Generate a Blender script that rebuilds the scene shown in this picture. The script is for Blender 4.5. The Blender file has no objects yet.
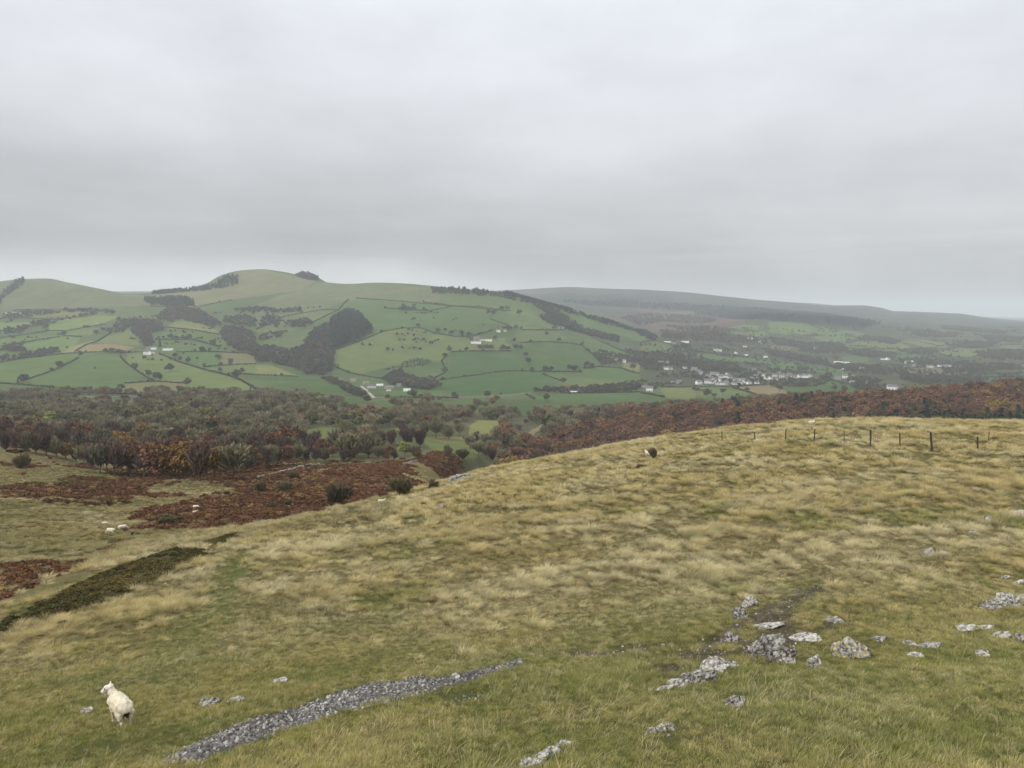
import bpy, bmesh, math, random
import numpy as np
from mathutils import Vector, Matrix, Euler, noise as mnoise

# ------------------------------------------------------------------ camera, sky, sun, exposure
SC = bpy.context.scene
COL = SC.collection
F_PX = 773.0
Y_H = 309.0                                   # picture row of the true horizon
PITCH = math.atan((384.0 - Y_H) / F_PX)
CP, SP = math.cos(PITCH), math.sin(PITCH)

cam_data = bpy.data.cameras.new('camera')
cam_data.sensor_width = 36.0
cam_data.lens = 36.0 * F_PX / 1024.0
cam_data.clip_start = 0.1
cam_data.clip_end = 120000.0
cam = bpy.data.objects.new('camera', cam_data)
COL.objects.link(cam)
cam.location = (0, 0, 0)
cam.rotation_euler = (math.radians(90) - PITCH, 0, 0)
SC.camera = cam

SUN_EL, SUN_AZ = 38.0, 225.0                   # degrees; azimuth clockwise from +Y (behind, left of the camera)
world = bpy.data.worlds.new('World')
SC.world = world
world.use_nodes = True
nt = world.node_tree
nt.nodes.clear()
W = nt.nodes.new
out = W('ShaderNodeOutputWorld')
bg = W('ShaderNodeBackground')
sky = W('ShaderNodeTexSky')
sky.sky_type = 'NISHITA'
sky.sun_disc = False
sky.sun_elevation = math.radians(SUN_EL)
sky.sun_rotation = math.radians(SUN_AZ)
sky.air_density = 1.0
sky.dust_density = 3.0
bg.inputs['Strength'].default_value = 0.10
tc = W('ShaderNodeTexCoord')
sep = W('ShaderNodeSeparateXYZ')
nt.links.new(tc.outputs['Generated'], sep.inputs[0])
# elevation -> overcast brightness (values are x10 since the Background strength is 0.1)
ramp = W('ShaderNodeValToRGB')
ramp.color_ramp.interpolation = 'B_SPLINE'
els = ramp.color_ramp.elements
SKY = [(0.000, (0.46, 0.48, 0.48)), (0.300, (0.44, 0.455, 0.46)), (0.505, (0.57, 0.58, 0.585)), (0.519, (0.57, 0.58, 0.59)),
       (0.534, (0.315, 0.322, 0.33)), (0.556, (0.37, 0.38, 0.392)), (0.605, (0.535, 0.547, 0.567)),
       (0.670, (0.63, 0.65, 0.69)), (0.710, (0.66, 0.68, 0.72)), (0.76, (1.35, 1.36, 1.38)), (1.0, (3.3, 3.3, 3.3))]
els[0].position, els[1].position = SKY[0][0], SKY[-1][0]
els[0].color = (*SKY[0][1], 1); els[1].color = (*SKY[-1][1], 1)
for p_, c_ in SKY[1:-1]:
    e_ = els.new(p_); e_.color = (*c_, 1)
mr = W('ShaderNodeMapRange')
mr.inputs['From Min'].default_value = -1.0; mr.inputs['From Max'].default_value = 1.0
# soft cloud layer: direction projected on a cloud ceiling, so that the streaks converge to the horizon
zc = W('ShaderNodeMath'); zc.operation = 'MAXIMUM'; zc.inputs[1].default_value = 0.06
nt.links.new(sep.outputs['Z'], zc.inputs[0])
dv = []
for ax in ('X', 'Y'):
    d_ = W('ShaderNodeMath'); d_.operation = 'DIVIDE'
    nt.links.new(sep.outputs[ax], d_.inputs[0]); nt.links.new(zc.outputs[0], d_.inputs[1])
    dv.append(d_)
cmb = W('ShaderNodeCombineXYZ')
nt.links.new(dv[0].outputs[0], cmb.inputs[0]); nt.links.new(dv[1].outputs[0], cmb.inputs[1])
n1 = W('ShaderNodeTexNoise'); n1.inputs['Scale'].default_value = 0.28; n1.inputs['Detail'].default_value = 5.0
n1.inputs['Roughness'].default_value = 0.52
nt.links.new(cmb.outputs[0], n1.inputs['Vector'])
n2 = W('ShaderNodeTexNoise'); n2.inputs['Scale'].default_value = 5.5; n2.inputs['Detail'].default_value = 5.0; n2.inputs['Roughness'].default_value = 0.55
mp = W('ShaderNodeMapping'); mp.inputs['Scale'].default_value = (0.8, 0.8, 1.9)
nt.links.new(tc.outputs['Generated'], mp.inputs['Vector']); nt.links.new(mp.outputs[0], n2.inputs['Vector'])
# the noise also shifts the height at which the bands lie
sh = W('ShaderNodeMapRange'); sh.inputs['From Min'].default_value = 0.3; sh.inputs['From Max'].default_value = 0.7
sh.inputs['To Min'].default_value = -0.012; sh.inputs['To Max'].default_value = 0.012
sh.clamp = False
nt.links.new(n1.outputs[0], sh.inputs['Value'])
# to the right the clear strip below the cloud lies lower
xs = W('ShaderNodeMath'); xs.operation = 'MULTIPLY_ADD'; xs.inputs[1].default_value = 0.155; 
xm = W('ShaderNodeMath'); xm.operation = 'ADD'; xm.inputs[1].default_value = 0.14; xm.use_clamp = True
nt.links.new(sep.outputs['X'], xm.inputs[0]); fz = W('ShaderNodeMapRange'); fz.inputs['From Max'].default_value = 0.24; fz.inputs['To Min'].default_value = 1.0; fz.inputs['To Max'].default_value = 0.0
nt.links.new(sep.outputs['Z'], fz.inputs['Value'])
xf = W('ShaderNodeMath'); xf.operation = 'MULTIPLY'                    # the shift dies away higher up
nt.links.new(xm.outputs[0], xf.inputs[0]); nt.links.new(fz.outputs[0], xf.inputs[1]); nt.links.new(xf.outputs[0], xs.inputs[0]); nt.links.new(sh.outputs[0], xs.inputs[2])
ad = W('ShaderNodeMath'); ad.operation = 'ADD'
nt.links.new(sep.outputs['Z'], ad.inputs[0]); nt.links.new(xs.outputs[0], ad.inputs[1])
nt.links.new(ad.outputs[0], mr.inputs['Value'])
nt.links.new(mr.outputs[0], ramp.inputs['Fac'])
mul = W('ShaderNodeMix'); mul.data_type = 'RGBA'; mul.blend_type = 'MULTIPLY'; mul.inputs['Factor'].default_value = 1.0
br = W('ShaderNodeMath'); br.operation = 'ADD'
a1 = W('ShaderNodeMapRange'); a1.inputs['From Min'].default_value = 0.3; a1.inputs['From Max'].default_value = 0.7
a1.inputs['To Min'].default_value = 9.6; a1.inputs['To Max'].default_value = 10.4
a2 = W('ShaderNodeMapRange'); a2.inputs['From Min'].default_value = 0.3; a2.inputs['From Max'].default_value = 0.7
a2.inputs['To Min'].default_value = -0.75; a2.inputs['To Max'].default_value = 0.75
nt.links.new(n1.outputs[0], a1.inputs['Value']); nt.links.new(n2.outputs[0], a2.inputs['Value'])
nt.links.new(a1.outputs[0], br.inputs[0]); nt.links.new(a2.outputs[0], br.inputs[1])
nt.links.new(ramp.outputs['Color'], mul.inputs[6]); nt.links.new(br.outputs[0], mul.inputs[7])
mixs = W('ShaderNodeMix'); mixs.data_type = 'RGBA'; mixs.inputs['Factor'].default_value = 0.94
nt.links.new(sky.outputs[0], mixs.inputs[6]); nt.links.new(mul.outputs[2], mixs.inputs[7])
nt.links.new(mixs.outputs[2], bg.inputs['Color'])
nt.links.new(bg.outputs[0], out.inputs['Surface'])

sun_data = bpy.data.lights.new('sun', 'SUN')
sun_data.energy = 1.5
sun_data.angle = math.radians(10)
sun_data.color = (1.0, 0.955, 0.88)
sun = bpy.data.objects.new('sun', sun_data)
COL.objects.link(sun)
sun.rotation_euler = (math.radians(90 - SUN_EL), 0, math.radians(180 - SUN_AZ))
az = math.radians(SUN_AZ)
sd = Vector((math.sin(az) * math.cos(math.radians(SUN_EL)), math.cos(az) * math.cos(math.radians(SUN_EL)), math.sin(math.radians(SUN_EL))))
sun.rotation_euler = (-sd).to_track_quat('-Z', 'Y').to_euler()

vs = SC.view_settings
vs.view_transform = 'Standard'; vs.look = 'None'; vs.exposure = 0.48; vs.gamma = 1.0; vs.use_curve_mapping = False
SC.cycles.max_bounces = 4
SC.cycles.diffuse_bounces = 2
SC.cycles.glossy_bounces = 1
SC.cycles.transmission_bounces = 2
SC.cycles.volume_bounces = 1
SC.cycles.transparent_max_bounces = 6
SC.cycles.use_denoising = True
SC.render.film_transparent = False

RNG = np.random.default_rng(7)
random.seed(7)

# ------------------------------------------------------------------ helpers
def ray_of(px, py):
    """slope of depth (t = X/Y) and of height (s = Z/Y) of the ray through a picture point"""
    v = (384.0 - np.asarray(py, float)) / F_PX
    u = (np.asarray(px, float) - 512.0) / F_PX
    den = CP + v * SP
    return u / den, (-SP + v * CP) / den

def pchip(x, y, xq):
    """monotone cubic interpolation; x (n,) ascending, y (n,), xq any shape"""
    x = np.asarray(x, float); y = np.asarray(y, float)
    h = np.diff(x); d = np.diff(y) / h
    m = np.zeros_like(y)
    if len(x) > 2:
        w1 = 2 * h[1:] + h[:-1]; w2 = h[1:] + 2 * h[:-1]
        ok = d[1:] * d[:-1] > 0
        with np.errstate(divide='ignore', invalid='ignore'):
            hm = (w1 + w2) / (w1 / d[:-1] + w2 / d[1:])
        m[1:-1] = np.where(ok, hm, 0)
    m[0] = d[0]; m[-1] = d[-1]
    xq = np.clip(xq, x[0], x[-1])
    i = np.clip(np.searchsorted(x, xq, side='right') - 1, 0, len(x) - 2)
    t = (xq - x[i]) / h[i]
    t2 = t * t; t3 = t2 * t
    return (2*t3 - 3*t2 + 1) * y[i] + (t3 - 2*t2 + t) * h[i] * m[i] + (-2*t3 + 3*t2) * y[i+1] + (t3 - t2) * h[i] * m[i+1]

def _hash(ix, iy, seed):
    n = (ix.astype(np.int64) * 374761393 + iy.astype(np.int64) * 668265263 + seed * 974634777) & 0xFFFFFFFF
    n = ((n ^ (n >> 13)) * 1274126177) & 0xFFFFFFFF
    n = (n ^ (n >> 16)) & 0xFFFFFF
    return n / float(0xFFFFFF)

def vnoise(x, y, seed=0):
    xf = np.floor(x); yf = np.floor(y)
    ix = xf.astype(np.int64); iy = yf.astype(np.int64)
    u = x - xf; v = y - yf
    u = u*u*u*(u*(u*6-15)+10); v = v*v*v*(v*(v*6-15)+10)
    a = _hash(ix, iy, seed); b = _hash(ix+1, iy, seed); c = _hash(ix, iy+1, seed); d = _hash(ix+1, iy+1, seed)
    return (a*(1-u) + b*u)*(1-v) + (c*(1-u) + d*u)*v

def fbm(x, y, scale, seed=0, octaves=4, rough=0.5):
    """noise about 0, roughly -1..1; scale is the longest wavelength"""
    r = 0; amp = 1.0; tot = 0; f = 1.0 / scale
    for o in range(octaves):
        r = r + amp * (vnoise(x*f + 17.3*o, y*f - 9.1*o, seed + o) * 2 - 1)
        tot += amp; amp *= rough; f *= 2.03
    return r / tot

def smooth(a, b, x):
    t = np.clip((x - a) / (b - a), 0, 1)
    return t*t*(3 - 2*t)

def in_poly(px, py, poly):
    """boolean mask of the points inside a polygon, all in plan (X, Y)"""
    poly = np.asarray(poly, float)
    res = np.zeros(px.shape, bool)
    bb = (px >= poly[:,0].min()) & (px <= poly[:,0].max()) & (py >= poly[:,1].min()) & (py <= poly[:,1].max())
    if not bb.any():
        return res
    x = px[bb]; y = py[bb]
    c = np.zeros(x.shape, bool)
    n = len(poly)
    for i in range(n):
        x1, y1 = poly[i]; x2, y2 = poly[(i+1) % n]
        if y1 == y2: continue
        k = ((y1 > y) != (y2 > y)) & (x < (x2 - x1) * (y - y1) / (y2 - y1) + x1)
        c ^= k
    res[bb] = c
    return res

def srgb(r, g, b):
    f = lambda c: (c/255/12.92) if c/255 <= 0.04045 else ((c/255 + 0.055)/1.055)**2.4
    return (f(r), f(g), f(b))

def mesh_from(name, verts, faces, mats=(), smooth_=False, mat_idx=None):
    me = bpy.data.meshes.new(name)
    me.from_pydata([tuple(v) for v in verts], [], [tuple(f) for f in faces])
    for m in mats: me.materials.append(m)
    if mat_idx is not None:
        me.polygons.foreach_set('material_index', np.asarray(mat_idx, np.int32))
    if smooth_:
        me.polygons.foreach_set('use_smooth', np.ones(len(me.polygons), bool))
    me.update()
    return me

def link(name, me, parent=None, loc=None, rotz=None):
    o = bpy.data.objects.new(name, me)
    COL.objects.link(o)
    if parent is not None: o.parent = parent
    if loc is not None: o.location = loc
    if rotz is not None: o.rotation_euler = (0, 0, rotz)
    return o

def tag(o, label=None, cat=None, group=None, kind=None):
    if label: o['label'] = label
    if cat: o['category'] = cat
    if group: o['group'] = group
    if kind: o['kind'] = kind
    return o

def copy_tree(o, parent=None):
    c = o.copy(); COL.objects.link(c)
    if parent is not None: c.parent = parent
    for ch in list(o.children): copy_tree(ch, c)
    return c

# ------------------------------------------------------------------ materials
def mat(name, color, rough=0.9, var=0.0, scale=3.0, bump=0.0, rand=0.0, ramp=None, coord='Object', spec=0.2, col2=None, attr=None):
    """procedural material: base colour with noise, per-object variation, optional bump"""
    m = bpy.data.materials.new(name); m.use_nodes = True
    t = m.node_tree; N = t.nodes.new; L = t.links.new
    b = t.nodes['Principled BSDF']
    b.inputs['Roughness'].default_value = rough
    b.inputs['Specular IOR Level'].default_value = spec
    co = N('ShaderNodeTexCoord')
    cur = None
    if attr:
        a = N('ShaderNodeAttribute'); a.attribute_name = attr; cur = a.outputs['Color']
    elif ramp:
        oi = N('ShaderNodeObjectInfo'); cr = N('ShaderNodeValToRGB')
        cr.color_ramp.interpolation = 'CONSTANT' if len(ramp) > 2 else 'LINEAR'
        es = cr.color_ramp.elements
        es[0].position = ramp[0][0]; es[0].color = (*ramp[0][1], 1)
        es[1].position = ramp[-1][0]; es[1].color = (*ramp[-1][1], 1)
        for p, c in ramp[1:-1]:
            e = es.new(p); e.color = (*c, 1)
        L(oi.outputs['Random'], cr.inputs['Fac']); cur = cr.outputs['Color']
    else:
        rgb = N('ShaderNodeRGB'); rgb.outputs[0].default_value = (*color, 1); cur = rgb.outputs[0]
    if var > 0 or col2:
        nz = N('ShaderNodeTexNoise'); nz.inputs['Scale'].default_value = scale; nz.inputs['Detail'].default_value = 6
        nz.inputs['Roughness'].default_value = 0.65
        L(co.outputs[coord], nz.inputs['Vector'])
        if col2:
            mx = N('ShaderNodeMix'); mx.data_type = 'RGBA'
            mm = N('ShaderNodeMapRange'); mm.inputs['From Min'].default_value = 0.42; mm.inputs['From Max'].default_value = 0.58
            L(nz.outputs[0], mm.inputs['Value']); L(mm.outputs[0], mx.inputs['Factor'])
            L(cur, mx.inputs[6]); mx.inputs[7].default_value = (*col2, 1); cur = mx.outputs[2]
        if var > 0:
            mm = N('ShaderNodeMapRange'); mm.inputs['From Min'].default_value = 0.25; mm.inputs['From Max'].default_value = 0.75
            mm.inputs['To Min'].default_value = 1 - var; mm.inputs['To Max'].default_value = 1 + var
            L(nz.outputs[0], mm.inputs['Value'])
            mx = N('ShaderNodeMix'); mx.data_type = 'RGBA'; mx.blend_type = 'MULTIPLY'; mx.inputs['Factor'].default_value = 1
            L(cur, mx.inputs[6]); L(mm.outputs[0], mx.inputs[7]); cur = mx.outputs[2]
    if rand > 0:
        oi = N('ShaderNodeObjectInfo'); mm = N('ShaderNodeMapRange')
        mm.inputs['To Min'].default_value = 1 - rand; mm.inputs['To Max'].default_value = 1 + rand
        wn = N('ShaderNodeTexWhiteNoise'); wn.noise_dimensions = '1D'
        L(oi.outputs['Random'], wn.inputs['W']); L(wn.outputs['Value'], mm.inputs['Value'])
        mx = N('ShaderNodeMix'); mx.data_type = 'RGBA'; mx.blend_type = 'MULTIPLY'; mx.inputs['Factor'].default_value = 1
        L(cur, mx.inputs[6]); L(mm.outputs[0], mx.inputs[7]); cur = mx.outputs[2]
    L(cur, b.inputs['Base Color'])
    if bump > 0:
        nb = N('ShaderNodeTexNoise'); nb.inputs['Scale'].default_value = scale * 2.3; nb.inputs['Detail'].default_value = 5
        L(co.outputs[coord], nb.inputs['Vector'])
        bp = N('ShaderNodeBump'); bp.inputs['Strength'].default_value = bump
        L(nb.outputs[0], bp.inputs['Height']); L(bp.outputs[0], b.inputs['Normal'])
    return m
# ------------------------------------------------------------------ the lie of the land
# Surveyed feature lines (brows, dips, foot of slopes ...), near to far. Each is sampled across the view as (row seen in the photo, metres
# away); the land between them is a smooth surface. PX are the columns of the samples.
PX = [-150, 0, 128, 256, 384, 512, 640, 768, 896, 1024, 1174]
def FL(ys, ds): return list(zip(PX, ys, ds if isinstance(ds, (list, tuple)) else [ds]*len(PX)))
LINES = [
 FL([775]*11, [12,11,10.5,10,9.5,9,8.7,8.5,8.5,8.5,8.5]),
 FL([725,700,700,700,700,700,700,700,700,700,700], [19,18.5,16.5,15.5,14.5,13.7,13,12.5,12.2,12,12]),
 FL([690,640,640,640,640,640,640,640,640,640,640], [25,30,26,23.5,22,20.5,19,18,17.5,17,17]),
 FL([680,624,596,575,560,545,530,525,520,520,520], [28,35,38,41,41,39,39,37,35,34,33]),
 [(-150,672,31),(0,612,40),(64,586,49),(128,561,58),(190,545,66),(256,530,75),(320,513,85),(384,497,95),(450,481,101),(512,466,105),(580,453,108),(640,442,110),(700,433,108),(768,425,105),(830,421,100),(896,420,95),(960,421.5,90),(1024,424,85),(1174,432,75)],
 [(-150,660,36),(0,602,47),(128,556,68),(256,530,85),(384,504,115),(512,475,125),(640,455,130),(768,440,125),(896,440,115),(1024,445,105),(1174,452,95)],
 FL([600,560,540,519,510,510,505,490,485,480,480], [62,72,95,112,150,190,220,220,220,220,220]),
 FL([530,505,500,497,487,500,485,468,462,458,458], [140,150,160,165,190,290,330,330,330,330,330]),
 FL([500,478,481,481,472,478,466,450,444,440,440], [190,210,215,215,240,400,430,420,430,430,430]),
 [(-150,455,330),(0,447,310),(64,459,295),(128,472,275),(180,474,262),(256,466,290),(320,464,300),(384,461,310),(440,458,320),(512,468,470),(640,455,520),(768,440,520),(896,434,520),(1024,428,520),(1174,426,520)],
 FL([440,438,445,447,447,450,436,424,417,410,408], [470,450,430,440,440,560,640,640,640,640,640]),
 FL([420,420,418,422,425,428,417,408,400,390,386], [650,650,680,650,620,700,760,760,780,800,800]),
 FL([405,405,402,403,407,412,412,405,405,402,400], [850,880,900,880,850,900,1000,1000,1000,1000,1000]),
 FL([396,394,393,394,397,401,402,400,398,396,396], [1150,1150,1150,1150,1150,1150,1200,1250,1280,1300,1300]),
 FL([388,387,388,387,388,391,391,387,386,384,384], [1350,1350,1330,1350,1400,1400,1480,1550,1600,1650,1650]),
 FL([375,374,373,376,379,381,382,378,375,374,374], [1600,1580,1560,1550,1600,1600,1700,1850,2000,2000,2000]),
 FL([350,350,348,353,352,355,370,365,363,361,361], [2000,1950,1950,1850,1850,1850,1950,2300,2500,2500,2500]),
 FL([325,325,326,325,322,325,350,350,350,348,348], [2450,2400,2400,2300,2200,2250,2300,2800,3000,3100,3100]),
 FL([308,305,306,296,298,308,338,337,338,338,338], [2850,2800,2800,2900,2650,2550,2550,3200,3500,3800,3800]),
 [(-150,290,3200),(0,281,3200),(20,279,3200),(45,278.5,3200),(70,283,3200),(100,289,3200),(130,293.5,3250),(150,293,3300),(180,291,3300),(205,284,3400),(222,275,3430),(240,270.5,3450),(262,269,3500),(285,272,3450),(315,280.5,3250),(345,284,3000),(375,282.5,2950),(410,284,2900),(440,287,2850),(470,289.5,2800),(500,293,2750),(530,301,2700),(560,309,2700),(600,320,2700),(640,333,2700),(660,337,2800),(700,330,3300),(740,322,3600),(768,318,3700),(820,320,3800),(870,324,3900),(900,327,4000),(940,330,4200),(1024,328,4500),(1174,326,4500)],
 [(-150,300,3800),(0,290,3800),(130,298,3800),(180,298,3800),(240,283,3900),(285,283,3900),(297,274.5,3800),(308,275.5,3800),(321,280,3850),(334,291,3800),(380,292,3600),(440,295,3700),(500,300,3800),(560,315,3600),(600,321,3600),(640,331,3300),(700,324,3900),(768,314,4600),(896,321,5000),(1024,325,5200),(1174,324,5200)],
 [(-150,302,5000),(0,302,5000),(256,300,5000),(440,301,5000),(500,299,5000),(560,302,4800),(640,310,4800),(700,312,4800),(768,310,5200),(870,314,5500),(960,318,5800),(1024,323,6000),(1174,323,6000)],
 [(-150,290,6500),(0,291,6500),(100,291,6500),(140,291.5,6500),(256,293,6500),(440,295,6000),(480,292,6000),(520,290,6000),(570,287.5,6000),(600,288.5,6000),(640,290,6000),(680,292,6000),(720,296,6000),(760,299.5,6000),(800,303,6200),(830,305.5,6400),(860,305.5,6500),(880,307.5,6500),(895,311,6600),(930,312,6700),(960,313.5,6800),(985,317,7000),(1024,320.5,7500),(1174,322,7500)],
 [(-150,302,9000),(0,302,9000),(512,302,9000),(700,306,8500),(860,314,8500),(1024,322.5,9000),(1174,324,9000)],
 [(-150,302,14000),(0,301,14000),(512,300,13000),(700,301,12000),(760,301.5,12000),(800,302.5,12000),(840,306,12000),(880,312,13000),(950,317,14000),(1024,318.5,14000),(1174,318,14000)],
 [(-150,317,25000),(512,317,25000),(1174,318.6,25000)],
]
NROW = [80, 90, 120, 120, 14, 42, 52, 28, 28, 26, 26, 20, 20, 22, 34, 48, 54, 44, 44, 14, 20, 22, 5, 8, 3]
T_IN = np.linspace(-0.735, 0.735, 1120)
T_EX = np.array([0.745, 0.76, 0.78, 0.81, 0.85, 0.9, 0.96, 1.03, 1.12, 1.25, 1.4])
TC = np.concatenate([-T_EX[::-1], T_IN, T_EX])
NT = len(TC); NK = len(LINES)
FY = np.zeros((NK, NT)); FZ = np.zeros((NK, NT))
for k, ln in enumerate(LINES):
    a = np.array(ln, float)
    t, s = ray_of(a[:,0], a[:,1])
    o = np.argsort(t); t = t[o]; s = s[o]; d = np.log(a[o,2])
    tq = np.clip(TC, t[0], t[-1])
    FY[k] = np.exp(pchip(t, d, tq))
    if k: FY[k] = np.maximum(FY[k], FY[k-1]*1.01)
    FZ[k] = pchip(t, s, tq) * FY[k]
# near start of the land, just below the frame
Y0 = np.full(NT, 6.0); Z0 = -1.65 + (FZ[0] + 1.65) * 6.0 / FY[0]
FY = np.vstack([Y0, FY]); FZ = np.vstack([Z0, FZ]); NK += 1
NROW = [8] + NROW
KAP = np.concatenate([np.linspace(k, k+1, n, endpoint=False) for k, n in enumerate(NROW)] + [[NK-1]])
NR = len(KAP)
def kap_row(k): return int(round(sum(NROW[:k])))
# pchip down every column, all columns at once
H = np.diff(FY, axis=0); D = np.diff(FZ, axis=0) / H
M = np.zeros_like(FZ)
w1 = 2*H[1:] + H[:-1]; w2 = H[1:] + 2*H[:-1]
with np.errstate(divide='ignore', invalid='ignore'):
    hm = (w1 + w2) / (w1/D[:-1] + w2/D[1:])
M[1:-1] = np.where(D[1:]*D[:-1] > 0, hm, 0)
M[0] = D[0]; M[-1] = D[-1]
GY = np.zeros((NR, NT)); GZ = np.zeros((NR, NT))
for r, kp in enumerate(KAP):
    k = min(int(kp), NK-2); f = kp - k
    # geometric spacing within an interval
    Y = FY[k] * (FY[k+1]/FY[k])**f
    tt = (Y - FY[k]) / H[k]; t2 = tt*tt; t3 = t2*tt
    GY[r] = Y
    GZ[r] = (2*t3-3*t2+1)*FZ[k] + (t3-2*t2+tt)*H[k]*M[k] + (-2*t3+3*t2)*FZ[k+1] + (t3-t2)*H[k]*M[k+1]
GX = TC[None, :] * GY
# relief
def mound(X, Y):
    """0..1: hummocks of the tussock grass"""
    return smooth(-.45, .45, fbm(X, Y*.8, 3.2, 251, 3))
def relief(X, Y):
    z  = 0.14 * mound(X, Y) * smooth(15, 24, Y + 4*fbm(X, Y, 7, 253, 2)) * (1 - smooth(120, 180, Y))
    z += 0.10 * fbm(X, Y, 2.2, 11, 3) * (1 - smooth(90, 200, Y)) * smooth(7, 12, Y)
    z += 0.22 * fbm(X, Y, 9.0, 15, 3) * smooth(12, 30, Y) * (1 - smooth(120, 250, Y))
    z += (0.8 * fbm(X, Y, 22.0, 21, 4) + 1.9*fbm(X, Y*.8, 48.0, 25, 2)) * smooth(85, 150, Y) * (1 - smooth(350, 700, Y)) * smooth(.0, -.12, X/Y)
    z += 0.9 * fbm(X, Y, 22.0, 21, 4) * smooth(85, 150, Y) * (1 - smooth(350, 700, Y)) * smooth(-.12, .0, X/Y)
    z += 4.0 * fbm(X, Y, 260.0, 31, 4) * smooth(600, 1600, Y) * (1 - smooth(6000, 9000, Y))
    z += 5.0 * fbm(X, Y, 700.0, 41, 3) * smooth(1700, 2500, Y)
    z += 30.0 * fbm(X, Y, 3000.0, 51, 4) * smooth(6500, 12000, Y)
    return z
GZ += relief(GX, GY)
GR = GZ / GY                                    # slope at which every point is seen
GRmax = np.maximum.accumulate(GR, axis=0)

def _col(t):
    j = np.clip(np.searchsorted(TC, t) - 1, 0, NT-2)
    return j, np.clip((t - TC[j]) / (TC[j+1] - TC[j]), 0, 1)

def seen(px, py):
    """the first point of the land on the ray through a picture point -> Vector"""
    t, s = ray_of(px, py)
    j, f = _col(float(t)); j = int(j); f = float(f)
    rr = GR[:, j]*(1-f) + GR[:, j+1]*f
    yy = GY[:, j]*(1-f) + GY[:, j+1]*f
    hit = np.nonzero(rr >= s)[0]
    hit = hit[hit > 0]
    if len(hit) == 0:
        i = int(np.argmax(rr)); Y = yy[i]
        return Vector((float(t)*Y, Y, float(rr[i]*Y)))
    i = hit[0]
    g = (s - rr[i-1]) / max(rr[i] - rr[i-1], 1e-12); g = min(max(g, 0), 1)
    Y = yy[i-1] + (yy[i] - yy[i-1]) * g
    return Vector((float(t)*Y, float(Y), float(s)*float(Y)))

def ground(X, Y):
    """height of the land at a plan point (scalars)"""
    Y = max(float(Y), 6.0)
    j, f = _col(float(X)/Y); j = int(j); f = float(f)
    za = np.interp(Y, GY[:, j], GZ[:, j]); zb = np.interp(Y, GY[:, j+1], GZ[:, j+1])
    return float(za*(1-f) + zb*f)

def ground_many(X, Y):
    """heights for arrays of plan points"""
    X = np.asarray(X, float); Y = np.asarray(Y, float)
    j, f = _col(X/Y)
    z = np.zeros(len(X))
    order = np.argsort(j, kind='stable'); js = j[order]
    cuts = np.nonzero(np.diff(js))[0] + 1
    for idx in np.split(order, cuts):
        if len(idx) == 0: continue
        c = j[idx[0]]
        za = np.interp(Y[idx], GY[:, c], GZ[:, c]); zb = np.interp(Y[idx], GY[:, c+1], GZ[:, c+1])
        z[idx] = za*(1-f[idx]) + zb*f[idx]
    return z

def at_depth(px, Y):
    """land point in the column px (near the horizon row) at Y metres"""
    t, _ = ray_of(px, Y_H + 60)
    X = float(t) * Y
    return Vector((X, Y, ground(X, Y)))

def walk(pts, step=6.0):
    """a line of picture points laid out on the land: subdivided list of Vectors"""
    res = []
    for (a, b), (c, d) in zip(pts[:-1], pts[1:]):
        n = max(1, int(math.hypot(c-a, d-b) / step))
        for i in range(n):
            res.append(seen(a + (c-a)*i/n, b + (d-b)*i/n))
    res.append(seen(*pts[-1]))
    return res

def area(pts, step=6.0):
    """outline of picture points laid out on the land: plan polygon"""
    w = walk(list(pts) + [pts[0]], step)
    return [(p.x, p.y) for p in w[:-1]]

def area_near(pts, step=5.0):
    """as area(), but kept on this side of the brow of the near hillside"""
    res = []
    for X, Y in area(pts, step):
        t = X/Y; j, f = _col(t); j = int(j); f = float(f)
        yc = FY[5, j]*(1-f) + FY[5, j+1]*f - .4
        Y2 = min(Y, yc); res.append((t*Y2, Y2))
    return res
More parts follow.
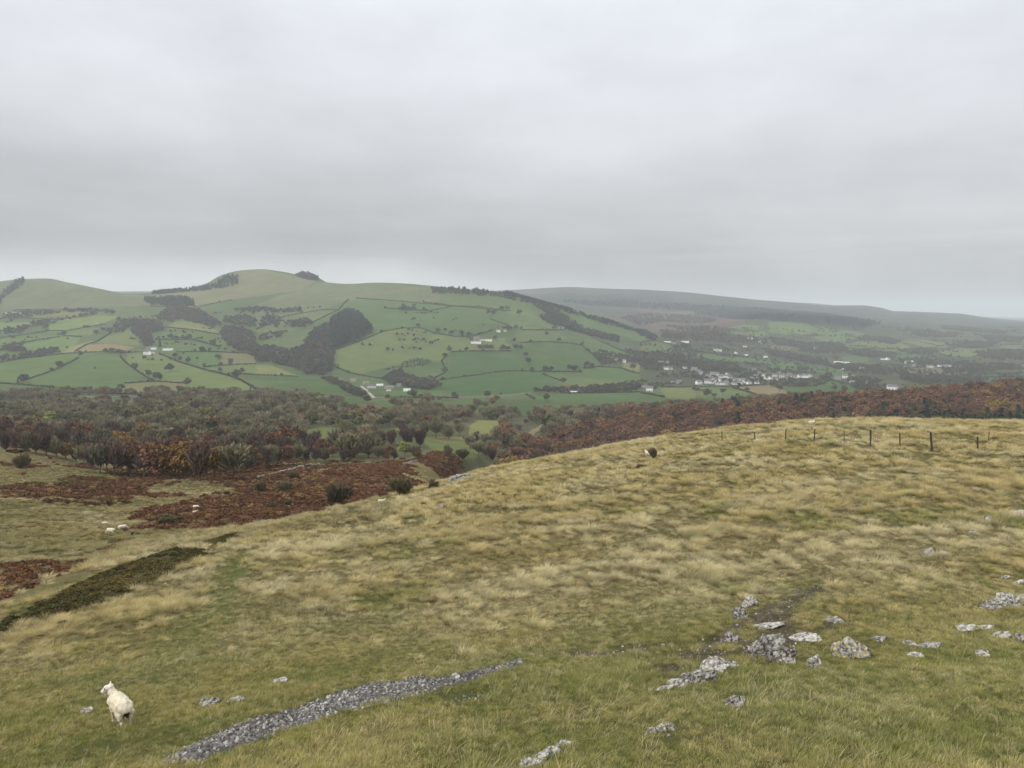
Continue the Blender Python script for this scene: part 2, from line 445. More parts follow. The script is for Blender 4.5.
# ------------------------------------------------------------------ ground cover colours (plan regions)
G_BRIGHT = (.100, .150, .048); G_MID = (.088, .130, .050); G_DARK = (.060, .105, .040); G_YEL = (.165, .185, .075)
G_HILL = (.130, .152, .085); G_TAN = (.22, .18, .10); G_STRAW = (.36, .30, .15); G_ROUGH = (.105, .115, .058)
BROWN = (.085, .055, .035); WOODFLOOR = (.082, .082, .044)
FIELDS = [  # outline in picture points, colour, texture strength
 # hills
 ([(0,281),(45,278),(100,289),(140,295),(150,306),(60,309),(0,309)], G_HILL),
 ([(150,294),(205,285),(240,271),(262,269),(315,281),(300,290),(230,300),(190,308),(150,306)], (.165,.168,.098)),
 ([(315,283),(375,283),(440,288),(440,303),(348,299),(300,320),(256,330),(256,305)], G_HILL),
 ([(348,299),(396,301),(441,305),(511,311),(511,322),(420,327),(384,330),(356,326),(322,320)], (.085,.135,.055)),
 ([(440,289),(500,294),(560,311),(640,336),(600,333),(560,318),(511,311),(441,303)], (.105,.145,.06)),
 ([(0,310),(90,309),(100,313),(60,318),(20,318),(0,318)], G_ROUGH),
 ([(20,312),(90,311),(40,319),(21,318)], G_YEL),
 ([(50,330),(48,322),(80,317),(116,315),(117,318),(100,324),(62,331)], (.150,.20,.065)),
 ([(0,323),(30,322),(32,325),(18,329),(0,330)], (.15,.20,.065)),
 ([(0,347),(12,345),(37,340),(60,337),(55,334),(30,335),(0,339)], G_BRIGHT),
 ([(15,346),(60,337),(82,337),(74,346),(62,352),(40,351)], (.125,.185,.06)),
 ([(0,352),(10,347),(25,352),(28,357),(0,360)], G_BRIGHT),
 ([(30,329),(45,331),(80,328),(100,328),(92,335),(66,335),(56,333)], (.13,.17,.065)),
 ([(0,363),(25,358),(59,354),(79,353),(55,370),(28,380),(0,383)], (.100,.150,.048)),
 ([(79,353),(104,352),(122,357),(126,363),(135,370),(145,376),(125,383),(118,393),(88,392),(38,385),(28,380),(55,370)], (.085,.138,.046)),
 ([(86,346),(97,344),(113,344),(135,347),(125,351),(82,352)], (.24,.185,.105)),
 ([(97,342),(110,334),(125,329),(135,333),(140,345),(113,344)], (.14,.165,.07)),
 ([(62,353),(70,347),(90,341),(97,341),(80,352)], (.22,.20,.11)),
 ([(128,354),(158,354),(178,362),(202,370),(227,376),(241,381),(254,389),(254,394),(185,394),(184,383),(158,381),(145,376),(135,369),(126,363)], (.128,.175,.058)),
 ([(126,384),(158,382),(184,384),(186,394),(120,394)], (.17,.165,.075)),
 ([(165,327),(175,321),(195,321),(215,329),(219,334),(195,330)], G_YEL),
 ([(156,339),(165,328),(195,331),(219,335),(227,343),(213,345),(193,340)], (.090,.135,.05)),
 ([(150,350),(156,341),(193,341),(213,346),(222,350),(205,351),(175,352)], (.085,.135,.055)),
 ([(178,353),(205,352),(225,353),(222,364),(203,367),(185,360)], (.088,.150,.052)),
 ([(222,353),(248,354),(256,357),(256,363),(222,365)], (.16,.155,.085)),
 ([(203,368),(223,366),(256,364),(256,374),(239,375),(226,374)], (.115,.155,.060)),
 ([(239,376),(256,376),(298,377),(345,385),(350,395),(306,395),(266,393),(256,388)], (.070,.120,.042)),
 ([(256,365),(270,365),(300,376),(256,375)], (.17,.185,.075)),
 ([(262,340),(300,330),(312,330),(303,345),(290,351),(268,346)], (.10,.14,.06)),
 ([(256,330),(285,316),(320,310),(338,310),(313,322),(290,332),(262,338)], (.12,.15,.07)),
 ([(331,352),(350,345),(370,337),(384,331),(404,328),(420,328),(434,333),(454,337),(472,338),(505,338),(511,350),(474,351),(452,351),(441,361),(425,358),(411,359),(384,367),(362,374),(340,368),(332,360)], (.120,.158,.062)),
 ([(336,369),(360,376),(384,380),(365,384),(342,382),(322,375)], (.085,.125,.052)),
 ([(452,352),(511,351),(520,346),(530,360),(531,370),(495,372),(470,376),(446,379),(450,365)], (.062,.108,.040)),
 ([(434,378),(441,362),(447,365),(446,373)], (.075,.125,.05)),
 ([(439,381),(470,377),(511,372),(531,372),(546,373),(561,382),(530,391),(494,395),(470,396),(440,390)], (.060,.112,.039)),
 ([(384,392),(410,389),(440,391),(445,396),(384,397)], (.085,.145,.052)),
 ([(519,343),(541,342),(567,343),(582,346),(597,358),(600,366),(582,370),(546,371),(531,369),(529,358),(521,350)], (.070,.118,.045)),
 ([(511,311),(530,313),(552,320),(565,329),(538,330),(522,329),(511,325)], (.115,.155,.065)),
 ([(515,331),(538,331),(562,331),(570,340),(541,341),(519,342)], (.115,.145,.07)),
 ([(565,330),(590,336),(607,345),(624,352),(635,358),(610,360),(598,356),(582,344),(570,338)], (.090,.135,.05)),
 ([(560,309),(600,317),(640,332),(655,338),(640,341),(618,334),(580,324),(556,315)], (.095,.145,.060)),
 ([(546,374),(583,369),(600,367),(622,369),(640,374),(642,383),(600,387),(565,386)], (.085,.140,.052)),
 ([(621,362),(640,364),(640,372),(625,368)], (.19,.185,.085)),
 ([(640,343),(655,340),(690,350),(688,355),(660,352),(640,350)], (.10,.14,.06)),
 ([(526,396),(570,394),(640,392),(640,400),(560,402),(534,400)], (.075,.135,.05)),
 ([(661,388),(692,388),(697,395),(690,400),(665,398)], (.135,.17,.06)),
 ([(641,395),(660,397),(650,402),(636,400)], (.07,.12,.05)),
 ([(697,388),(728,388),(745,391),(756,396),(740,401),(700,400)], (.105,.15,.06)),
 ([(738,387),(768,385),(790,393),(815,400),(770,401),(757,395)], (.22,.175,.11)),
 ([(784,389),(815,386),(830,380),(865,386),(870,392),(840,397),(810,397)], (.066,.112,.044)),
 ([(692,353),(735,357),(768,358),(768,363),(740,362),(700,357)], (.088,.150,.055)),
 ([(706,320),(730,322),(760,326),(765,330),(750,330),(725,327),(708,324)], (.12,.18,.065)),
 ([(728,332),(768,332),(768,336),(745,336)], (.12,.175,.065)),
 ([(768,321),(800,323),(820,329),(810,335),(785,334),(768,332)], (.11,.165,.06)),
 ([(815,326),(850,331),(868,334),(850,342),(825,342),(815,337)], (.11,.16,.06)),
 ([(847,345),(860,341),(896,341),(910,348),(896,351),(860,350)], (.125,.165,.06)),
 ([(898,340),(920,339),(948,344),(945,348),(925,348)], (.14,.165,.065)),
 ([(935,351),(965,348),(990,350),(985,356),(970,358),(950,357)], (.13,.165,.06)),
 ([(770,360),(800,364),(835,368),(855,375),(830,375),(800,370),(768,368)], (.075,.140,.05)),
 ([(840,356),(866,356),(866,362),(845,361)], (.085,.14,.055)),
 ([(880,353),(915,352),(940,357),(925,361),(890,359)], (.07,.12,.055)),
 ([(905,368),(935,368),(972,371),(965,375),(930,377),(910,373)], (.14,.13,.075)),
 ([(970,378),(1023,377),(1023,381),(980,384)], (.06,.12,.05)),
 ([(990,366),(1023,364),(1023,372),(985,374)], (.06,.085,.05)),
 ([(1000,345),(1023,344),(1023,349),(1000,350)], (.11,.14,.07)),
 ([(768,345),(790,345),(795,348),(780,350),(768,350)], (.15,.15,.08)),
 # meadows in the bottom wood
 ([(303,431),(320,426),(345,429),(347,444),(320,445),(301,442)], (.130,.165,.062)),
 ([(390,429),(412,427),(432,436),(450,441),(482,444),(478,458),(462,460),(440,452),(410,438),(394,433)], (.145,.175,.075)),
 ([(470,425),(478,420),(498,420),(502,427),(496,437),(468,437)], (.19,.205,.080)),
 ([(400,433),(425,437),(470,436),(480,444),(440,443)], (.185,.185,.085)),
 ([(500,400),(525,401),(555,399),(545,404),(520,411),(490,414),(488,410)], (.070,.115,.045)),
 ([(0,403),(12,403),(14,407),(0,409)], (.09,.145,.05)),
 ([(75,395),(100,397),(120,398),(120,401),(85,402)], (.11,.14,.055)),
 ([(305,397),(365,397),(372,402),(345,405),(305,402)], (.072,.125,.042)),
 ([(373,399),(410,399),(425,403),(395,407),(378,405)], (.085,.145,.052)),
 ([(427,402),(460,400),(500,399),(490,407),(440,412),(428,408)], (.08,.13,.05)),
 # the pale grazed bank at the end of the spur
 ([(514,446),(522,438),(533,429),(545,422),(541,428),(528,440),(517,449)], (.24,.20,.12)),
]
gx, gy = GX, GY
C = np.zeros((NR, NT, 3))
C[:] = (.078, .118, .050)
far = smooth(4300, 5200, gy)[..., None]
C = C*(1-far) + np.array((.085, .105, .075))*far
right_v = (smooth(.10, .20, gx/gy) * smooth(1500, 1750, gy))[..., None]       # the wooded side of the valley
C = C*(1-right_v) + np.array((.062, .074, .046))*right_v
mo_ = (smooth(-.03, .05, gx/gy)*smooth(3900, 4600, gy))[..., None]
C = C*(1-mo_) + np.array((.052, .064, .052))*mo_
n_big = fbm(gx, gy, 120.0, 61, 4); n_mid = fbm(gx, gy, 25.0, 71, 4)
jamp = 1 + 3*smooth(2200, 2900, gy)
jx = gx + 4.0*jamp*fbm(gx, gy, 45.0, 81, 3) * smooth(300, 420, gy); jy = gy + 7.0*jamp*fbm(gx, gy, 60.0, 83, 3) * smooth(300, 420, gy)
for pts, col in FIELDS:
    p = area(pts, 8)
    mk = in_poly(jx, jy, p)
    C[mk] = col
# mottling in the fields
C *= np.array((.76, .75, .66))
v = 1 + 0.15*fbm(gx, gy, 60.0, 91, 3) + 0.12*n_mid + 0.06*fbm(gx, gy*0.5, 9.0, 92, 2)
C *= v[..., None]
yel = smooth(0.1, 0.7, fbm(gx, gy, 180.0, 95, 4))[..., None] * (gy > 1000)[..., None]
C = C*(1-0.25*yel) + np.array((.17, .165, .08))*0.25*yel

# floor of the woods (480 - 1150 m) where no meadow was laid
WOOD_MEADOW = [area(p, 6) for p, c in FIELDS[-11:]]
meadow = np.zeros(gx.shape, bool)
for p in WOOD_MEADOW: meadow |= in_poly(gx, gy, p)
zone = (gy > 330) & (gy < 1180) & ~meadow & ~((gx > .015*gy) & (gy > 860))
wf = np.array(WOODFLOOR) * (1 + 0.4*n_mid[..., None])
C[zone] = wf[zone]
# far moor and forest on the hills at the right
def paint(pts, col, soft=0.0, seed=0, amp=0.0, wav=100.0, step=8):
    p = area(pts, step)
    x = gx + amp*fbm(gx, gy, wav, seed+1, 3); y = gy + amp*1.6*fbm(gx, gy, wav, seed+2, 3)
    mk = in_poly(x, y, p)
    if mk.any():
        C[mk] = np.array(col) * (1 + soft*fbm(gx[mk], gy[mk], wav*0.5, seed+3, 3))[:, None]
    return mk
paint([(500,294),(570,289),(640,291),(720,297),(800,305),(860,318),(800,314),(740,316),(700,318),(660,330),(640,326),(600,312),(560,302)], (.050,.054,.048), .35, 300, 60, 500)
paint([(530,298),(580,296),(640,300),(700,303),(760,309),(720,313),(660,309),(600,305),(560,303)], (.026,.034,.030), .5, 330, 140, 500)
paint([(470,292),(540,290),(600,290),(640,293),(600,295),(540,294)], (.075,.072,.055), .4, 340, 90, 400)
paint([(600,314),(640,310),(700,312),(745,318),(735,330),(700,334),(662,336),(640,326)], (.078,.056,.043), .6, 310, 120, 350)
paint([(768,310),(820,314),(880,324),(862,328),(800,323),(768,320),(730,318),(740,311)], (.026,.036,.026), .3, 320, 30, 200)

# --- the moor between the brow and the woods: rough grass with bracken
MOOR_GRASS = np.array((.15, .125, .058)); MOOR_GREEN = np.array((.095, .09, .036)); BRACKEN = np.array((.105, .060, .036))
BR_POLYS = [area(p, 5) for p in [
  [(-40,575),(0,566),(30,563),(72,564),(78,572),(52,588),(22,603),(0,613),(-40,640)],
  [(128,519),(150,508),(200,497),(240,483),(250,474),(262,467),(300,462.5),(330,462),(400,461),(430,459.5),(465,462),(482,466),(455,478),(415,490),(385,497),(340,508),(300,516),(255,524),(215,527),(175,528),(140,529)],
  [(0,453),(30,456),(60,464),(110,472),(150,476),(200,474),(250,472),(262,482),(225,492),(180,499),(120,506),(60,506),(30,500),(0,499)],
  [(30,455),(70,458),(105,464),(150,474),(150,486),(120,484),(70,475)],
  [(0,470),(24,468),(60,478),(90,492),(60,500),(0,499)],
  [(105,540),(120,538),(121,545),(108,547)],
]]
moor = (gy > 41) & (gy < 345)
# beyond the brow only
kapg = np.repeat(KAP[:, None], NT, axis=1)
moor &= kapg >= 5.9
def in_br(X, Y):
    b = np.zeros(X.shape, bool)
    jx_ = X + 4.0*fbm(X, Y, 16.0, 101, 4) + 1.5*fbm(X, Y, 3.0, 105, 2); jy_ = Y + 8.0*fbm(X, Y, 20.0, 103, 4) + 2.5*fbm(X, Y, 4.0, 107, 2)
    for p in BR_POLYS: b |= in_poly(jx_, jy_, p)
    pt = fbm(X, Y*.55, 26.0, 111, 4) + .42*fbm(X, Y, 6.0, 113, 3) - .45*np.maximum(0, fbm(X, Y*.8, 48.0, 25, 2))*(Y > 60)
    crest = (Y > 250) & (Y < 340) & (X > -.66*Y) & (X < -.06*Y)
    low = (Y < 74) & b                                       # the dense bed below the brow
    return low | ((b | crest) & (pt > -.24)) | ((pt > .34) & (Y > 100) & (Y < 345))
mj = 3.0*fbm(gx, gy, 16.0, 101, 4); mj2 = 5.0*fbm(gx, gy, 20.0, 103, 4)
brk = np.zeros(gx.shape, bool)
sub = moor
brk[sub] = in_br(gx[sub], gy[sub])
gm = smooth(-0.25, 0.45, fbm(gx, gy, 30.0, 121, 4))[..., None]
mc = MOOR_GRASS*(1-gm) + MOOR_GREEN*gm
mc = mc * (1 + 0.25*fbm(gx, gy, 4.0, 131, 3))[..., None]
C[moor] = mc[moor]
bc = BRACKEN * (1 + 0.35*fbm(gx, gy, 7.0, 141, 3) + .3*fbm(gx, gy, 30., 143, 2))[..., None]
C[moor & brk] = bc[moor & brk]
DARK_SCRUB = [area(p, 4) for p in [
  [(55,480),(70,477),(100,478),(116,483),(112,487),(80,487),(58,485)],
  [(104,500),(115,497),(130,499),(128,503),(108,503)],
  [(155,521),(168,515),(185,518),(183,525),(160,526)],
]]
for p in DARK_SCRUB:
    C[moor & in_poly(gx + 0.4*mj, gy + 0.4*mj2, p)] = (.040, .042, .020)

# --- the near hillside: pale tussock grass above, greener turf below
near = kapg < 6.9
STRAW = np.array((.33, .265, .125)); OLIVE = np.array((.135, .138, .045)); TURF = np.array((.085, .115, .032)); EARTH = np.array((.088, .074, .046))
HOLLOW = [area_near(p, 5) for p in [
  [(-30,640),(0,624),(47,600),(95,577),(140,560),(175,549),(207,550),(208,555),(183,568),(168,579),(118,598),(74,611),(35,624),(0,634),(-30,655)],
  [(195,546),(240,532),(236,540),(212,548)],
]]
def green_amount(X, Y):   
    """0 straw tussocks .. 1 green turf, on the near hillside"""
    g = .9 - .9*smooth(14, 32, Y + 4.0*fbm(X, Y, 9.0, 151, 3))
    g = np.maximum(g*0.80, 0.75*smooth(0.15, 0.5, fbm(X, Y*0.7, 5.0, 161, 3)) * (0.35 + 0.65*(1 - smooth(30, 70, Y))))
    g = g + 0.10*smooth(-4, -12, X)*(1 - smooth(22, 45, Y))
    g = g + (.10 - .22*mound(X, Y))*smooth(15, 24, Y)*(Y < 130)
    return np.clip(g + 0.15*fbm(X, Y, 2.0, 171, 3), 0, 1)
gg = green_amount(gx, gy)[..., None]
THATCH = np.array((.155, .128, .060))
nc = THATCH*(1-gg) + (OLIVE*0.5 + TURF*0.5)*gg*.75
nc = nc * 0.8 * (1 + 0.22*fbm(gx, gy, 1.2, 181, 3))[..., None]
C[near] = nc[near]
EARTH_POLYS = [area_near(p, 5) for p in [
  [(640,664),(668,655),(700,640),(735,622),(770,606),(812,586),(834,579),(832,585),(800,604),(792,620),(800,640),(830,618),(842,620),(812,640),(790,652),(760,652),(735,655),(700,668),(662,676)],
  [(565,654),(600,648),(650,645),(680,640),(660,650),(610,656),(575,659)],
  [(800,634),(825,622),(845,621),(830,630),(806,640)],
]]
SCREE_POLY = area_near([(158,762),(184,748),(214,735),(240,726),(268,716),(300,706),(330,697),(350,689),(374,684),(395,684),(412,679),(432,680),(452,677),(480,670),(500,666),(520,658),(524,662),(510,668),(490,675),(462,684),(440,688),(418,693),(390,700),(360,707),(330,716),(300,726),(262,739),(225,752),(190,763)], 4)
SCREE_LOW = area([(440,703),(458,695),(478,690),(500,685),(512,682),(500,692),(478,699),(455,706)], 4)
sx = gx + 0.45*fbm(gx, gy, 1.5, 191, 3); sy = gy + 0.6*fbm(gx, gy, 1.5, 193, 3)
EARTH_MASK = np.zeros(gx.shape, bool)
for p in EARTH_POLYS: EARTH_MASK |= near & in_poly(sx, sy, p)
ec = EARTH * (1 + 0.45*fbm(gx, gy, 0.6, 195, 3))[..., None]
C[EARTH_MASK] = ec[EARTH_MASK]
SCREE_MASK = near & (in_poly(gx, gy, SCREE_POLY))
C[SCREE_MASK] = (.10, .092, .08)
MOSS = [area_near(p, 4) for p in [[(200,762),(262,744),(330,722),(390,706),(440,694),(470,688),(500,676),(530,664),(560,660),(565,668),(520,682),(470,697),(420,712),(360,726),(300,742),(240,762),(200,768)], [(520,656),(560,662),(600,664),(580,672),(540,670)]]]
for p in HOLLOW:
    C[near & in_poly(gx + 0.5*fbm(gx, gy, 4, 197, 3), gy + fbm(gx, gy, 4, 198, 3), p)] = (.055, .052, .022)
# a trodden sheep trail
TRAIL = [(a, 2.2) for a in walk([(240,556),(236,572),(224,598),(205,620),(186,640),(160,660),(140,672)], 5)]
td = np.full(gx.shape, 1e9)
for a_, w_ in TRAIL: td = np.minimum(td, (gx - a_.x)**2 + ((gy - a_.y)*.8)**2)
tw = (np.exp(-td/1.2)*near)[..., None]
C = C*(1-tw) + np.array((.085, .095, .034))*tw

C = np.clip(C, 0.01, 0.9)

# ------------------------------------------------------------------ land meshes
def land_mat(name, scale, var, bump, dist):
    m = bpy.data.materials.new(name); m.use_nodes = True
    t = m.node_tree; N = t.nodes.new; L = t.links.new
    b = t.nodes['Principled BSDF']; b.inputs['Roughness'].default_value = 1.0; b.inputs['Specular IOR Level'].default_value = 0.05
    a = N('ShaderNodeAttribute'); a.attribute_name = 'ground_cover'
    co = N('ShaderNodeTexCoord')
    nz = N('ShaderNodeTexNoise'); nz.inputs['Scale'].default_value = scale; nz.inputs['Detail'].default_value = 8; nz.inputs['Roughness'].default_value = 0.7
    L(co.outputs['Object'], nz.inputs['Vector'])
    mm = N('ShaderNodeMapRange'); mm.inputs['From Min'].default_value = 0.25; mm.inputs['From Max'].default_value = 0.75
    mm.inputs['To Min'].default_value = 1 - var; mm.inputs['To Max'].default_value = 1 + var
    L(nz.outputs[0], mm.inputs['Value'])
    mx = N('ShaderNodeMix'); mx.data_type = 'RGBA'; mx.blend_type = 'MULTIPLY'; mx.inputs['Factor'].default_value = 1
    L(a.outputs['Color'], mx.inputs[6]); L(mm.outputs[0], mx.inputs[7]); L(mx.outputs[2], b.inputs['Base Color'])
    bp = N('ShaderNodeBump'); bp.inputs['Strength'].default_value = bump; bp.inputs['Distance'].default_value = dist
    L(nz.outputs[0], bp.inputs['Height']); L(bp.outputs[0], b.inputs['Normal'])
    return m
def grid_mesh(name, P, Cc, m):
    nr, nc_ = P.shape[:2]
    me = bpy.data.meshes.new(name)
    me.vertices.add(nr*nc_)
    me.vertices.foreach_set('co', P.reshape(-1).astype(np.float32))
    i = np.arange(nr*nc_).reshape(nr, nc_)
    q = np.stack([i[:-1, :-1], i[:-1, 1:], i[1:, 1:], i[1:, :-1]], -1).reshape(-1, 4)
    nf = len(q)
    me.loops.add(nf*4); me.polygons.add(nf)
    me.loops.foreach_set('vertex_index', q.reshape(-1).astype(np.int32))
    me.polygons.foreach_set('loop_start', (np.arange(nf)*4).astype(np.int32))
    me.polygons.foreach_set('use_smooth', np.ones(nf, bool))
    me.update(calc_edges=True)
    at = me.color_attributes.new('ground_cover', 'FLOAT_COLOR', 'POINT')
    c4 = np.ones((nr*nc_, 4), np.float32); c4[:, :3] = Cc.reshape(-1, 3)
    at.data.foreach_set('color', c4.reshape(-1))
    me.materials.append(m)
    return me
PALL = np.stack([GX, GY, GZ], -1)
# land under and behind the camera, outside the frame
yb = np.array([-60, -25, -8, -2, 1.5, 4.0])
zb_ = np.array([3.0, 1.6, -0.6, -1.35, -2.2, -3.3])
back = np.zeros((len(yb), NT, 3)); bcol = np.zeros((len(yb), NT, 3)); bcol[:] = OLIVE*0.7
for i_, (y_, z_) in enumerate(zip(yb, zb_)):
    back[i_, :, 0] = TC*(6 + (6 - y_)*1.5); back[i_, :, 1] = y_
    f_ = max(0, (y_ - 1.5)/4.5); back[i_, :, 2] = z_*(1-f_) + GZ[0]*f_
k1, k2, k3, k4 = kap_row(7), kap_row(12), kap_row(16), kap_row(21)
for nm, r0, r1, m_ in (('hillside', 0, k1, land_mat('turf_ground', 3.0, .35, .8, .15)), ('moorland', k1, k2, land_mat('moor_ground', .8, .35, .7, .6)),
                       ('valley_floor', k2, k3, land_mat('field_ground', .12, .16, .3, 1.0)), ('hills', k3, k4, land_mat('hill_ground', .05, .16, .3, 2.0)),
                       ('distant_hills', k4, NR-1, land_mat('far_ground', .012, .2, .3, 4.0))):
    P_ = PALL[r0:r1+1]; C_ = C[r0:r1+1]
    if nm == 'hillside':
        P_ = np.concatenate([back, P_]); C_ = np.concatenate([bcol, C_])
    o_ = link(nm, grid_mesh(nm, P_, C_, m_))
    tag(o_, {'hillside': 'grassy hillside in the foreground rising to a rounded brow', 'moorland': 'rough moor with red bracken below the brow',
             'valley_floor': 'green valley floor with hedged fields and woods', 'hills': 'hedged green hills across the valley',
             'distant_hills': 'hazy far ridges under the cloud'}[nm], kind='structure')

# valley road and farm lane: thin sheets on the land
def strip(name, pts, width, m, label, lift=0.25):
    w = walk(pts, 3)
    vs_ = []; fs = []
    for i, p in enumerate(w):
        a = w[max(0, i-1)]; b = w[min(len(w)-1, i+1)]
        d = Vector((b.x-a.x, b.y-a.y, 0)); d = d.normalized() if d.length else Vector((1, 0, 0))
        n = Vector((-d.y, d.x, 0))
        for sgn in (-1, 1):
            q = p + n*width*0.5*sgn
            vs_.append((q.x, q.y, max(ground(q.x, q.y), p.z - .3) + lift))
        if i: fs.append((2*i-2, 2*i-1, 2*i+1, 2*i))
    o = link(name, mesh_from(name, vs_, fs, [m])); tag(o, label, kind='structure')
    return o
asphalt = mat('asphalt', (.16, .16, .15), .9, .2, .5)
strip('road', [(70,396),(95,396.6),(125,396.6),(180,396.4),(227,396.6),(280,396.6),(330,397),(362,397.4),(410,397.8),(458,398),(480,397),(496,395.8),(512,394.8),(531,393)], 8, asphalt, 'grey road along the foot of the fields')
strip('lane', [(361,386),(366,390),(370,394),(374,398)], 5, mat('concrete_track', (.32, .29, .25), .9, .2, .5), 'pale farm lane dropping to the valley road')
strip('track', [(4,433),(9,434.5),(22,436),(36,437.5),(54,439)], 4.0, mat('grass_track', (.30, .30, .15), .95, .3, .5), 'pale grassy track through the bare trees')
# ------------------------------------------------------------------ rocks of the hillside: column, row of the foot, width and height in px, tone, label
ROCKS = [
 (748,607,15,13,'pale','white topped upper boulder of the leaning pair'),
 (738,619,14,15,'dark','dark lower boulder of the leaning pair'),
 (732,641,15,13,'dark','small dark rock below the leaning pair of boulders'),
 (855,657,32,22,'lichen','broad pale rock with yellow lichen on its top'),
 (880,641,14,6,'dark','flat dark stone behind the yellow lichen rock'),
 (813,668,13,15,'pale','small upright pale rock left of the yellow lichen rock'),
 (735,706,17,10,'dark','dark hollowed rock below the long outcrop'),
 (836,622,18,6,'grey','flat grey slab on the bare earth at the top right'),
 (806,640,28,7,'pale','long pale ledge stone above the dark cracked outcrop'),
 (770,627,24,5,'pale','thin pale ledge between the boulder pair and the dark outcrop'),
 (662,731,12,10,'pale','largest white stone of the small heap low in the middle'),
 (672,730,9,8,'pale','right white stone of the small heap low in the middle'),
 (653,733,9,6,'pale','left white stone of the small heap low in the middle'),
 (667,736,8,5,'dark','dark stone under the small white heap'),
 (646,735,6,3,'pale','tiny white stone beside the small white heap'),
 (932,556,12,9,'pale','white rock on the turf, larger of the two at the right'),
 (943,554,9,4,'pale','small flat stone right of the white rock on the turf'),
 (974,534,8,5,'pale','lowest stone of the short rising line'),
 (979,528,7,6,'grey','middle stone of the short rising line'),
 (990,521,7,7,'pale','topmost stone of the short rising line'),
 (1018,513,12,3,'pale','flat white stone near the right edge, above the stone line'),
 (984,549,7,3,'pale','small flat stone below the short stone line'),
 (1007,578,7,3,'pale','tiny flat stone above the white sliver at the right'),
 (1018,583,11,3,'pale','white sliver of stone close to the right edge'),
 (983,657,13,7,'pale','white wedge stone in green grass at the right'),
 (1021,640,11,10,'grey','round grey stone cut by the right edge'),
 (918,657,13,5,'pale','low white stone in the straw coloured turf'),
 (928,647,16,5,'grey','flat grey stone behind the low white stone'),
 (910,645,10,4,'grey','small grey stone left of the flat grey one'),
 (1000,637,14,4,'grey','flat dull stone between the wedge and the slab'),
 (966,630,22,3,'pale','long thin pale stone lying in the turf'),
 (987,629,12,3,'pale','short thin stone right of the long thin one'),
 (205,706,20,8,'grey','grassy lichened rock, left of the two above the scree'),
 (236,702,15,6,'grey','low lichened rock, right of the two above the scree'),
 (281,682,13,7,'pale','white stone standing alone above the scree'),
 (87,713,10,5,'pale','white stone left of the standing sheep'),
 (420,683,13,9,'dark','dark boulder at the upper rim of the scree'),
 (455,679,10,9,'pale','big white stone on the upper rim of the scree'),
 (519,663,9,7,'pale','white stone at the top end of the scree'),
 (67,669,4,3,'pale','tiny white stone far left above the sheep'),
 (370,560,6,4,'pale','pale stone alone in the straw tussocks'),
 (441,509,9,5,'grey','grey stone near the brow, high in the tussocks'),
 (5,562,5,3,'pale','upper white rock at the left edge'),
 (9,569,6,3,'pale','lower white rock at the left edge'),
 (15,569,5,3,'pale','right white rock of the three at the left edge'),
]
# ------------------------------------------------------------------ plant builders
def quads(cent, a, b):
    """quads spanned by half vectors a, b about centres -> verts (4n,3), faces"""
    v = np.stack([cent - a - b, cent + a - b, cent + a + b, cent - a + b], 1).reshape(-1, 3)
    f = np.arange(len(v)).reshape(-1, 4)
    return v, f

def rdir(n, rng):
    v = rng.normal(size=(n, 3)); return v / np.linalg.norm(v, axis=1)[:, None]

def crown_quads(h, w, base, n, rng, kind, size, lobes=12):
    """leaf or twig faces spread through lobes of a crown; base = height where the crown starts"""
    H_ = h - base
    lc = rdir(lobes, rng) * (rng.random((lobes, 1))**0.4) * np.array([w*0.38, w*0.38, H_*0.38])
    lc[:, 2] += base + H_*0.5
    # low lobes are wider than high ones, top rounded
    lr = rng.uniform(0.08, 0.27, lobes) * (w + H_)*0.5
    pick = rng.integers(0, lobes, n)
    d = rdir(n, rng); rad = rng.random(n)**0.5*rng.choice([1, 1, 1, 1.35], n)
    c = lc[pick] + d * (lr[pick]*rad)[:, None] * np.array([1, 1, .85])
    c[:, 2] = np.maximum(c[:, 2], base*0.75)
    if kind == 'twig':
        root = np.array([0, 0, base*0.8])
        o = c - root; o /= np.linalg.norm(o, axis=1)[:, None]
        a = o + 0.55*rdir(n, rng); a[:, 2] += 0.25; a /= np.linalg.norm(a, axis=1)[:, None]
        b = np.cross(a, rdir(n, rng)); b /= np.linalg.norm(b, axis=1)[:, None]
        L_ = rng.uniform(0.5, 1.3, n)*size; w_ = rng.uniform(0.5, 1.2, n)*size*0.14
        return quads(c, a*L_[:, None]*0.8, b*w_[:, None])
    a = rdir(n, rng); b = np.cross(a, rdir(n, rng)); b /= np.linalg.norm(b, axis=1)[:, None]
    s = rng.uniform(0.5, 1.2, n)*size
    return quads(c, a*s[:, None]*0.5, b*s[:, None]*0.38)

def tube(p0, p1, r0, r1, sides=5):
    p0 = np.array(p0, float); p1 = np.array(p1, float)
    d = p1 - p0; d /= np.linalg.norm(d)
    u = np.cross(d, [0.3, 0.9, 0.1]); u /= np.linalg.norm(u); v = np.cross(d, u)
    an = np.arange(sides)*2*math.pi/sides
    ring = np.cos(an)[:, None]*u + np.sin(an)[:, None]*v
    V = np.concatenate([p0 + ring*r0, p1 + ring*r1])
    Fc = [(i, (i+1) % sides, sides+(i+1) % sides, sides+i) for i in range(sides)]
    return V, Fc

